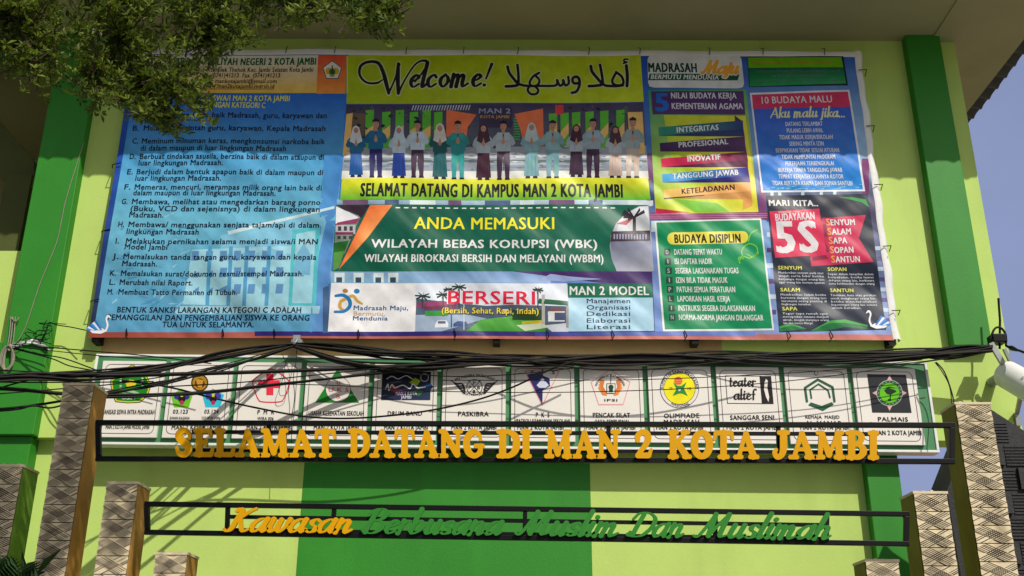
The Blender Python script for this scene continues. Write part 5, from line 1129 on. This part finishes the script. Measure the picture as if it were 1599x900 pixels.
q = P(1556, 530, 9.68); MB().box((q.x - .07, 9.6, q.z - .05), (q.x + .07, 9.74, q.z + .035)).build('clamp_box', m_black, ar, .01)
MB().tube(spline([P(1546, 530, 9.62), P(1553, 514, 9.62), P(1562, 512, 9.62), P(1570, 522, 9.62), P(1571, 540, 9.62)], 6), .011, 6).build('cable_loop', m_cable, ar)

# ------------------------------------------------------------------ cables
m_cable2 = mat('dusty_cable_sheath', K(44, 40, 36), 0.65, 0.35, 9, spec=0.2)
def cable(pts, r, label, m_=None, group='overhead cables strung across the facade', n=7, jit=0.0):
    q = [tuple(P(x + (rnd.uniform(-jit, jit) if jit else 0), y + (rnd.uniform(-jit, jit) if jit else 0), Y)) for x, y, Y in pts]
    o = MB().tube(spline(q, n), r, 7).build('cable', m_ or m_cable); tag(o, label, 'cable', group); return o
TL = [(0, 587, 8.3), (120, 587, 8.5), (250, 585, 8.8), (400, 581, 9.3), (560, 575, 9.66), (720, 567, 9.75), (860, 561, 9.74), (1050, 558, 9.76), (1250, 556, 9.76), (1400, 552, 9.72), (1548, 541, 9.62)]
sh = lambda pts, dy, dY=0, dx=0: [(x + dx, y + dy, Y + dY) for x, y, Y in pts]
cable([(-260, 600, 7.5)] + TL, .019, 'thickest black cable running the full width, from left edge to the pipe clamp')
def bundle(pts, k, amp, r, label, grp):
    for j in range(k):
        f1, f2 = rnd.uniform(0, 6), rnd.uniform(.6, 1.4); q = []
        for i_, (x, y, Y) in enumerate(pts):
            e = min(1, i_ / 1.5, (len(pts) - 1 - i_) / 1.5) * .8 + .2
            q.append((x, y + e * amp * math.sin(f1 + f2 * i_ * 1.3) + e * amp * .5 * math.sin(3 * f1 + i_ * 2.1), Y - .012 * (j % 4)))
        cable(q, r * rnd.uniform(.6, 1.2), label, m_cable if j % 3 else m_cable2, group=grp)
bundle([(-260, 640, 7.2), (0, 592, 8.2), (140, 587, 8.55), (250, 574, 8.9), (330, 558, 9.25), (400, 545, 9.55), (460, 537, 9.74)], 8, 5.5, .0105, 'black cable of the bundle rising from the left edge to the hook under the banner', 'bundle from the left edge up to the wall hook')
bundle([(460, 537, 9.74), (520, 543, 9.72), (600, 551, 9.7), (700, 559, 9.7), (820, 564, 9.73), (960, 562, 9.76), (1100, 558, 9.77), (1250, 558, 9.77), (1400, 555, 9.74), (1500, 548, 9.66), (1550, 542, 9.62)], 15, 6.5, .0125, 'black cable of the thick sagging bundle between wall hook and pipe clamp', 'bundle from the wall hook to the pipe clamp')
bundle([(455, 540, 9.75), (540, 566, 9.66), (640, 574, 9.68), (740, 566, 9.7), (860, 563, 9.73), (1000, 560, 9.75), (1160, 562, 9.76), (1300, 561, 9.76), (1420, 558, 9.72), (1480, 556, 9.66), (1550, 548, 9.6)], 7, 5, .0115, 'black cable in the lower strands of the bundle reaching the pipe clamp', 'lower strands of the clamp bundle')
LOWC = [(-260, 600, 7.5), (0, 607, 8.1), (96, 615, 8.4), (170, 619, 8.6), (300, 615, 8.95), (420, 602, 9.4), (520, 591, 9.6), (620, 579, 9.7), (720, 570, 9.74), (840, 563, 9.74), (1040, 560, 9.76), (1260, 558, 9.76), (1400, 555, 9.72), (1548, 545, 9.62)]
bundle(LOWC, 3, 1.6, .0125, 'black cable passing behind the tall left pillar and rising to the bundle', 'cables passing behind the tall left pillar')
bundle([(120, 625, 8.6), (170, 613, 8.65), (250, 598, 8.95), (330, 580, 9.2), (400, 560, 9.5), (460, 540, 9.72)], 3, 2.5, .009, 'thin black cable climbing from the tall left pillar to the wall hook', 'cables climbing from the left pillar to the hook')
cable([(-260, 660, 7.6), (0, 639, 8.2), (60, 632, 8.35), (110, 624, 8.5), (180, 612, 8.7)], .011, 'upper of two short black cables left of the tall pillar below the main cables')
cable([(-260, 655, 7.6), (0, 642, 8.2), (50, 634, 8.3), (80, 637, 8.4), (120, 626, 8.5)], .008, 'lower wavy black cable left of the tall pillar below the main cables')
cable([(-100, 592, 8.1), (0, 597, 8.25), (150, 597, 8.6), (240, 596, 8.85)], .0055, 'thin straight wire just beneath the thickest cable at the left')
cable([(-100, 640, 8.0), (0, 606, 8.3), (60, 590, 8.4)], .007, 'short thin cable crossing up to the thickest cable at the left edge')
cable([(190, 594, 9.0), (260, 604, 9.2), (330, 621, 9.4), (400, 637, 9.5), (480, 651, 9.55), (560, 653, 9.55), (660, 643, 9.55), (740, 626, 9.55), (800, 605, 9.55), (860, 577, 9.55), (900, 563, 9.58)], .009, 'slack black cable hanging in a long sag across the first six club panels')
cable([(690, 594, 9.6), (850, 594, 9.58), (1000, 593, 9.56), (1150, 587, 9.55), (1300, 578, 9.55), (1440, 562, 9.58)], .0042, 'upper thin straight wire across the right hand club panels')
cable([(400, 600, 9.5), (520, 602, 9.55), (680, 611, 9.58), (860, 613, 9.58), (1050, 608, 9.56), (1200, 598, 9.55), (1330, 583, 9.55), (1480, 560, 9.58)], .0045, 'lower thin straight wire across the right hand club panels')
cable([(800, 560, 9.58), (870, 571, 9.52), (950, 578, 9.5), (1040, 575, 9.5), (1120, 566, 9.52), (1200, 556, 9.56)], .0075, 'thin black cable dipping over the pencak silat and olympiad panels')
cable([(20, 538, 9.8), (80, 543, 9.75), (150, 549, 9.6), (230, 556, 9.55), (330, 568, 9.5)], .0055, 'upper thin wire from the left column to the first club panel')
cable([(20, 541, 9.8), (90, 549, 9.72), (160, 556, 9.6), (260, 563, 9.52)], .0045, 'lower thin wire from the left column to the first club panel')
cable([(22, 545, 9.84), (80, 560, 9.7), (110, 572, 9.6), (160, 581, 9.5)], .006, 'thin cable dropping from left column coil to the thickest cable')
cable([(22, 543, 9.84), (60, 553, 9.75), (100, 560, 9.65), (150, 578, 9.45)], .006, 'second thin cable dropping from left column coil toward the board edge')
cable([(1462, 566, 9.58), (1474, 580, 9.55), (1484, 606, 9.5), (1490, 630, 9.45), (1494, 660, 9.4)], .0065, 'black cable dropping from the bundle down behind the tall cream pillar')
cable([(1460, 566, 9.6), (1472, 582, 9.62), (1483, 605, 9.6), (1487, 640, 9.55)], .005, 'thinnest black wire dropping from the bundle to the top of the tall cream pillar')
cable([(1571, 540, 9.6), (1580, 545, 9.5), (1592, 548, 9.35), (1640, 566, 8.8)], .012, 'black cable leaving the pipe clamp toward the right picture edge')
MB_j = MB(); MB_j.tube([P(1576, 542, 9.55), P(1580, 544, 9.5), P(1588, 547, 9.4)], [.014, .026, .014], 8); o = MB_j.build('cable_joint', m_black); tag(o, 'black taped joint on the cable right of the pipe clamp', 'cable joint')
cable([(462, 537, 9.76), (463, 560, 9.72), (458, 590, 9.72), (460, 620, 9.72), (456, 650, 9.72), (455, 692, 9.72)], .0035, 'thin dark wire hanging straight down from the hook over the board')
cable([(440, 552, 9.74), (450, 575, 9.74), (452, 600, 9.74), (448, 615, 9.74), (438, 618, 9.74), (436, 608, 9.74), (442, 590, 9.74), (447, 560, 9.74)], .0028, 'thin looped wire hanging beside the red cross emblem')
cable([(134, 516, 9.8), (110, 511, 9.86), (90, 508, 9.86), (77, 504, 9.86), (73, 515, 9.85), (66, 528, 9.84), (60, 534, 9.83)], .0055, 'black wire curling from banner corner to the left column')
cable([(131, 224, 9.87), (122, 250, 9.87), (103, 312, 9.87), (96, 345, 9.87), (88, 380, 9.87), (72, 420, 9.87), (60, 450, 9.87), (40, 510, 9.87), (24, 540, 9.86)], .0045, 'pale thin wire running down the face of the left green column', m_greycable)
cable([(-100, 572, 8.3), (0, 578, 8.5), (120, 583, 8.7), (220, 575, 8.95), (320, 566, 9.3), (460, 538, 9.75)], .006, 'thin loose black wire just above the thickest cable at left, rising to the hook')
cable([(-100, 622, 8.0), (0, 615, 8.2), (110, 606, 8.5), (200, 597, 8.8), (330, 574, 9.25), (458, 540, 9.74)], .0055, 'thin loose black wire starting below the thickest cable at left edge and crossing it')
cable([(262, 604, 9.1), (380, 597, 9.35), (500, 585, 9.5), (640, 571, 9.62), (760, 565, 9.7)], .006, 'thin black wire under the red cross panel joining the bundle')
cable([(466, 541, 9.74), (540, 562, 9.66), (640, 583, 9.62), (740, 588, 9.62), (860, 579, 9.68), (980, 563, 9.74)], .0055, 'thin loose wire sagging just under the bundle right of the hook')
cable([(1100, 562, 9.72), (1210, 571, 9.66), (1330, 573, 9.66), (1430, 566, 9.66), (1530, 552, 9.62)], .005, 'thin loose wire sagging over the last two club panels')
# hook on the wall
hk = empty('wall_hook', tuple(P(462, 535, 9.8)), 'small metal hook plate under the banner gathering the black cables', 'hook')
q = P(463, 533, 9.75); MB().box((q.x - .05, 9.75, q.z - .02), (q.x + .05, 9.99, q.z + .02)).box((q.x - .035, 9.74, q.z - .06), (q.x + .035, 9.76, q.z + .06)).build('plate', m_grey, hk)
MB().tube(spline([(q.x, 9.75, q.z + .02), (q.x + .02, 9.69, q.z + .0), (q.x, 9.67, q.z - .05), (q.x - .02, 9.7, q.z - .04)], 5), .01, 6).build('hook_rod', m_grey, hk)
# coil of spare cable on the left column
cc = empty('cable_coil', tuple(P(16, 580, 9.8)), 'coil of grey spare cable hanging on the lower left green column', 'cable coil')
mb = MB()
for k in range(7):
    cx, cy = 12 + rnd.uniform(-2, 2), 560 + rnd.uniform(-2, 2); rx, ry = rnd.uniform(6, 10), rnd.uniform(17, 21)
    mb.tube([tuple(P(cx + rx * math.sin(t) + 2 * math.cos(t), cy - ry * math.cos(t), 9.84 - .004 * k)) for t in np.linspace(0, 6.283, 24)], .007, 5)
mb.build('coil', m_greycable, cc)
mb = MB()
for x in (17, 20, 24): mb.tube(spline([P(x, 495, 9.86), P(x - 2, 520, 9.85), P(x - 5, 540, 9.84), P(14, 548, 9.83)], 5), .006, 5)
mb.tube(spline([P(18, 497, 9.85), P(24, 502, 9.84), P(30, 496, 9.85)], 4), .007, 5); mb.build('tie', m_greycable, cc)
# torn white tarp scrap on the left column
tp = empty('tarp_scrap', tuple(P(60, 542, 9.86)), 'torn white tarpaulin scrap caught among wires on the left green column', 'tarp scrap')
g = [(14, 538), (30, 534), (46, 531), (52, 529), (64, 534), (72, 540), (80, 547), (72, 546), (62, 541), (50, 536), (34, 540), (20, 543)]
mb = MB(); v1 = [P(x, y, 9.855 - .015 * math.sin(x * .3)) for x, y in g]; v2 = [p_ + Vector((0, .004, 0)) for p_ in v1]; n_ = len(g)
tr = tessellate_polygon([[Vector((p_.x, p_.z, 0)) for p_ in v1]])
mb.add(v1 + v2, [tuple(t) for t in tr] + [tuple(i_ + n_ for i_ in t[::-1]) for t in tr] + [(i_, (i_ + 1) % n_, (i_ + 1) % n_ + n_, i_ + n_) for i_ in range(n_)]); mb.build('scrap', m_tarp, tp)
mb = MB()
for k in range(7):
    x, y = rnd.uniform(25, 75), rnd.uniform(498, 545); q = [P(x + rnd.uniform(-16, 16) * j / 2, y + rnd.uniform(-9, 9), 9.84 - .01 * (j % 2)) for j in range(5)]; mb.tube(spline(q, 4), .0045, 5)
mb.build('wire_tangle', m_cable, tp)

# ------------------------------------------------------------------ tree
def leaf_mat(name, c, tr):
    m = bpy.data.materials.new(name); m.use_nodes = True; t = m.node_tree; N = t.nodes; L = t.links; b = N['Principled BSDF']
    b.inputs['Roughness'].default_value = .55; b.inputs['Specular IOR Level'].default_value = .22
    at = N.new('ShaderNodeAttribute'); at.attribute_name = 'Tint'
    mx = N.new('ShaderNodeMixRGB'); mx.inputs[1].default_value = tuple(c[0]) + (1,); mx.inputs[2].default_value = tuple(c[1]) + (1,)
    L.new(at.outputs['Fac'], mx.inputs[0]); L.new(mx.outputs[0], b.inputs['Base Color'])
    tl_ = N.new('ShaderNodeBsdfTranslucent'); ms_ = N.new('ShaderNodeMixShader'); ms_.inputs[0].default_value = tr
    g2 = N.new('ShaderNodeMixRGB'); g2.blend_type = 'MULTIPLY'; g2.inputs[0].default_value = 1; g2.inputs[2].default_value = (1.3, 1.4, .5, 1); L.new(mx.outputs[0], g2.inputs[1]); L.new(g2.outputs[0], tl_.inputs[0])
    L.new(b.outputs[0], ms_.inputs[1]); L.new(tl_.outputs[0], ms_.inputs[2]); L.new(ms_.outputs[0], N['Material Output'].inputs['Surface'])
    return m
m_leaf = leaf_mat('tree_leaf', ((.02, .046, .008), (.21, .265, .038)), .34)
m_palm = leaf_mat('palm_leaf', ((.010, .028, .010), (.026, .065, .016)), .12)
m_bark = mat('tree_bark', K(72, 58, 44), .9, .25, 14, .5, 30)
class Leaves:
    def __init__(s): s.v = []; s.f = []; s.t = []
    def leaf(s, p, d, up, L, W, tint):
        side = d.cross(up)
        if side.length < 1e-4: side = Vector((1, 0, 0))
        side.normalize(); nn = side.cross(d).normalized(); o = len(s.v); k = nn * (L * .08)
        s.v += [tuple(a) for a in (p, p + d * (L * .55) + side * (W * .5) + k, p + d * L - k, p + d * (L * .55) - side * (W * .5) + k)]
        s.f += [(o, o + 1, o + 2), (o, o + 2, o + 3)]; s.t += [tint] * 4
    def build(s, name, m, parent):
        me = bpy.data.meshes.new(name); off = Vector(parent.location); me.from_pydata([tuple(Vector(v) - off) for v in s.v], [], s.f)
        a = me.attributes.new('Tint', 'FLOAT', 'POINT'); a.data.foreach_set('value', s.t); me.materials.append(m); me.update()
        o = bpy.data.objects.new(name, me); COL.objects.link(o); o.parent = parent; return o
TX, TY = -4.9, 5.6
tree = empty('tree', (TX, TY, 0), 'small leaved green tree overhanging the top left corner of the banner', 'tree')
wood = MB()
wood.tube(spline([(TX, TY, 0), (TX + .05, TY, 1.5), (TX - .02, TY + .05, 3.2), (TX + .1, TY, 5.0), (TX + .15, TY, 6.8), (TX + .1, TY, 8.2)], 6), [.15 - .0033 * i for i in range(31)], 12)
edge = [(-400, 60), (-200, 110), (-60, 150), (0, 132), (20, 122), (36, 130), (42, 155), (75, 163), (112, 150), (125, 175), (140, 194), (158, 190), (172, 168), (186, 176), (200, 212), (212, 190), (226, 196), (248, 218), (275, 228), (300, 216), (328, 204), (332, 190), (310, 172), (330, 160), (346, 150), (342, 135), (318, 118), (305, 104), (322, 92), (342, 112), (350, 110), (362, 98), (385, 88), (402, 84), (430, 62), (460, 58), (480, 50), (506, 46), (545, 64), (572, 68), (600, 68), (622, 66), (632, 44), (640, 20), (650, -20), (690, -120), (720, -300)]
def lowest(x):
    for a, b_ in zip(edge[:-1], edge[1:]):
        if min(a[0], b_[0]) <= x <= max(a[0], b_[0]) and a[0] != b_[0]: return a[1] + (b_[1] - a[1]) * (x - a[0]) / (b_[0] - a[0])
    return -400
lv = Leaves(); lr = random.Random(11)
def tuft(p, ax, n, L):
    ax = ax.normalized(); base = lr.random(); t1 = ax.orthogonal().normalized(); t2 = ax.cross(t1)
    tone = lr.uniform(.1, .9)
    for k in range(n):
        a = base * 6.28 + 2 * math.pi * k / n + lr.uniform(-.3, .3); sp = lr.uniform(.6, 1.25)
        d = (ax * math.cos(sp) + (t1 * math.cos(a) + t2 * math.sin(a)) * math.sin(sp)).normalized()
        lv.leaf(p + d * .006, d, ax, L * lr.uniform(.55, 1.45), L * lr.uniform(.34, .52), min(1, max(0, tone + lr.uniform(-.25, .25))))
def twig(p0, p1, nt, L):
    mid = (p0 + p1) / 2 + Vector((lr.uniform(-.05, .05), lr.uniform(-.05, .05), lr.uniform(0, .06)))
    wood.tube([p0, mid, p1], [.006, .004, .002], 4, caps=False)
    for k in range(nt):
        t = (k + .6) / nt; q = p0 * (1 - t) ** 2 + mid * 2 * t * (1 - t) + p1 * t * t
        q = q + Vector((lr.gauss(0, .035), lr.gauss(0, .035), lr.gauss(0, .025))); ax = Vector((lr.gauss(0, .5), lr.gauss(0, .5), lr.uniform(.3, 1.1)))
        tuft(q, ax, lr.randint(5, 7), L)
# main limbs; each twig starts from the nearest limb
limbs = [[(TX + .1, TY, 5.0), P(60, -60, 5.6), P(185, -30, 5.5), P(187, 40, 5.45), P(189, 95, 5.45), P(197, 122, 5.45)],
         [P(197, 122, 5.45), P(182, 126, 5.42), P(170, 131, 5.4), P(150, 133, 5.35), P(128, 141, 5.3)], [P(197, 122, 5.45), P(214, 131, 5.4), P(238, 131, 5.35), P(268, 138, 5.3)],
         [P(197, 122, 5.45), P(212, 146, 5.45), P(228, 165, 5.42), P(250, 190, 5.4)],
         [(TX + .1, TY, 6.2), P(120, -180, 5.6), P(300, -90, 5.7), P(400, -20, 5.6), P(520, 12, 5.5), P(610, 30, 5.4)],
         [(TX + .15, TY, 5.6), P(-60, -40, 5.2), P(30, 40, 5.2), P(50, 100, 5.2)], [P(300, -90, 5.7), P(320, 0, 5.6), P(330, 60, 5.5)],
         [(TX + .1, TY, 7.2), (-3.2, 5.4, 6.9), (-1.8, 5.3, 6.5), (-.4, 5.3, 6.2)], [(TX + .1, TY, 6.6), (-3.4, 5.3, 6.3), (-2.4, 5.3, 6.1), (-1.3, 5.3, 5.95)], [(TX, TY, 5.5), (-6, 5.2, 6.2), (-7, 5, 6.5)], [(TX, TY, 6.5), (-5, 5.2, 7.2), (-5.2, 5.0, 7.8)]]
LP = []
for i_, l in enumerate(limbs):
    q = spline([tuple(a) for a in l], 6); r0 = .05 if i_ in (0, 4, 7, 8) else .028
    if i_ in (1, 2, 3, 6): r0 = .016
    wood.tube(q, [max(.007, r0 * (1 - .75 * k / (len(q) - 1))) for k in range(len(q))], 8)
    LP += [Vector(a) for a in q]
def near(p): return min(LP, key=lambda a: (a - p).length)
cnt = 0
while cnt < 1050:      # crown in view: pockets of twigs with gaps
    x = lr.uniform(-160, 655); y = lr.uniform(-70, 235); lo = lowest(x)
    if y > lo - 6: continue
    if y > 50 and x > 110 and lr.random() < (.45 if y < lo - 45 else .25): continue
    if x > 420 and lr.random() < .35: continue
    Y = lr.uniform(5.0, 6.1) if y < 40 else lr.uniform(5.15, 5.75)
    if x < 120 and y > 60 and lr.random() < .25: continue
    p1 = P(x, y, Y); nb = near(p1); d = (p1 - nb); l = min(d.length, lr.uniform(.2, .4)); p0 = p1 - d.normalized() * l
    twig(p0, p1, lr.randint(5, 8), lr.uniform(.032, .05)); cnt += 1
cnt = 0
while cnt < 620:      # crown above and outside the picture, which shades the left pillars
    p1 = Vector((lr.uniform(-7, 0.1), lr.uniform(4.8, 6.4), lr.uniform(5.3, 8.2)))
    e = min(((p1.x + 1.45) / 1.4) ** 2 + ((p1.y - 5.32) / .42) ** 2 + ((p1.z - 6.05) / .55) ** 2, ((p1.x + 4.9) / 1.5) ** 2 + ((p1.y - 5.7) / .8) ** 2 + ((p1.z - 7.0) / 1.1) ** 2)
    v = Vector(p1) - Vector(CAM); zc = v.dot(Vector(FWD)); py = CY - F * v.dot(Vector(UP)) / zc; px = CX + F * v.dot(Vector(RT)) / zc
    if e > 1 or (py > -40 and px > -120): continue
    nb = near(p1); d = p1 - nb; p0 = p1 - d.normalized() * min(d.length, .4); twig(p0, p1, 6, .055); cnt += 1
wood.build('trunk', m_bark, tree); lv.build('crown', m_leaf, tree)

# ------------------------------------------------------------------ palm at the lower left
pm_ = empty('palm_plant', tuple(P(-10, 980, 6.9) * 1.0), 'dark green fan of palm fronds at the bottom left corner', 'palm')
def frond(root, ang, tilt, Ln, n, w_):
    lf = Leaves(); d = Vector((math.sin(ang), -.15, math.cos(ang))).normalized(); sd = Vector((d.z, 0, -d.x)); pts = []
    for k in range(13): t = k / 12; pts.append(root + d * (Ln * t) + Vector((.12 * math.sin(ang), -.05, -.12)) * t * t)
    for k in range(1, n):
        t = k / n; q = pts[0].lerp(pts[-1], t) + Vector((0, 0, .1 * t * (1 - t)))
        for s_ in (-1, 1):
            dd = (d * .62 + sd * s_ * .8 + Vector((0, -.1, .1))).normalized(); l = Ln * .42 * (math.sin(math.pi * (.12 + .8 * t)) ** .7)
            lf.leaf(q, dd, Vector((0, -1, .2)), l, w_, lr.uniform(0, 1))
    return lf, pts
r0 = P(-8, 1010, 6.9)
for ang, Ln in ((-.35, .58), (-.05, .6), (.2, .6), (.45, .56), (.8, .42)):
    lf, pts = frond(r0, ang, 0, Ln, 18, .03); o = lf.build('frond', m_palm, pm_)
mb = MB(); mb.tube([tuple(r0), (r0.x, r0.y, 0.0)], [.05, .07], 10); mb.build('trunk', m_bark, pm_)
gb = empty('broad_leaf_plant', tuple(P(55, 930, 7.2)), 'single broad green blade leaning across the foot of the tall left pillar', 'plant')
lf = Leaves(); a_, b_ = P(52, 905, 7.2), P(94, 856, 7.15); lf.leaf(a_, (b_ - a_).normalized(), Vector((0, -1, .3)), (b_ - a_).length, .055, .9)
lf.leaf(P(45, 915, 7.2), Vector((-.4, 0, 1)).normalized(), Vector((0, -1, .3)), .25, .04, .7); lf.build('leaf_blade', m_palm, gb); MB().tube([tuple(a_), (a_.x - .03, a_.y, 0)], .01, 6).build('stem', m_palm, gb)

# ------------------------------------------------------------------ tidy
COL.objects.unlink(_fo); bpy.data.objects.remove(_fo); bpy.data.curves.remove(_fc)
for o in bpy.data.objects:
    if '_w' in o: del o['_w']
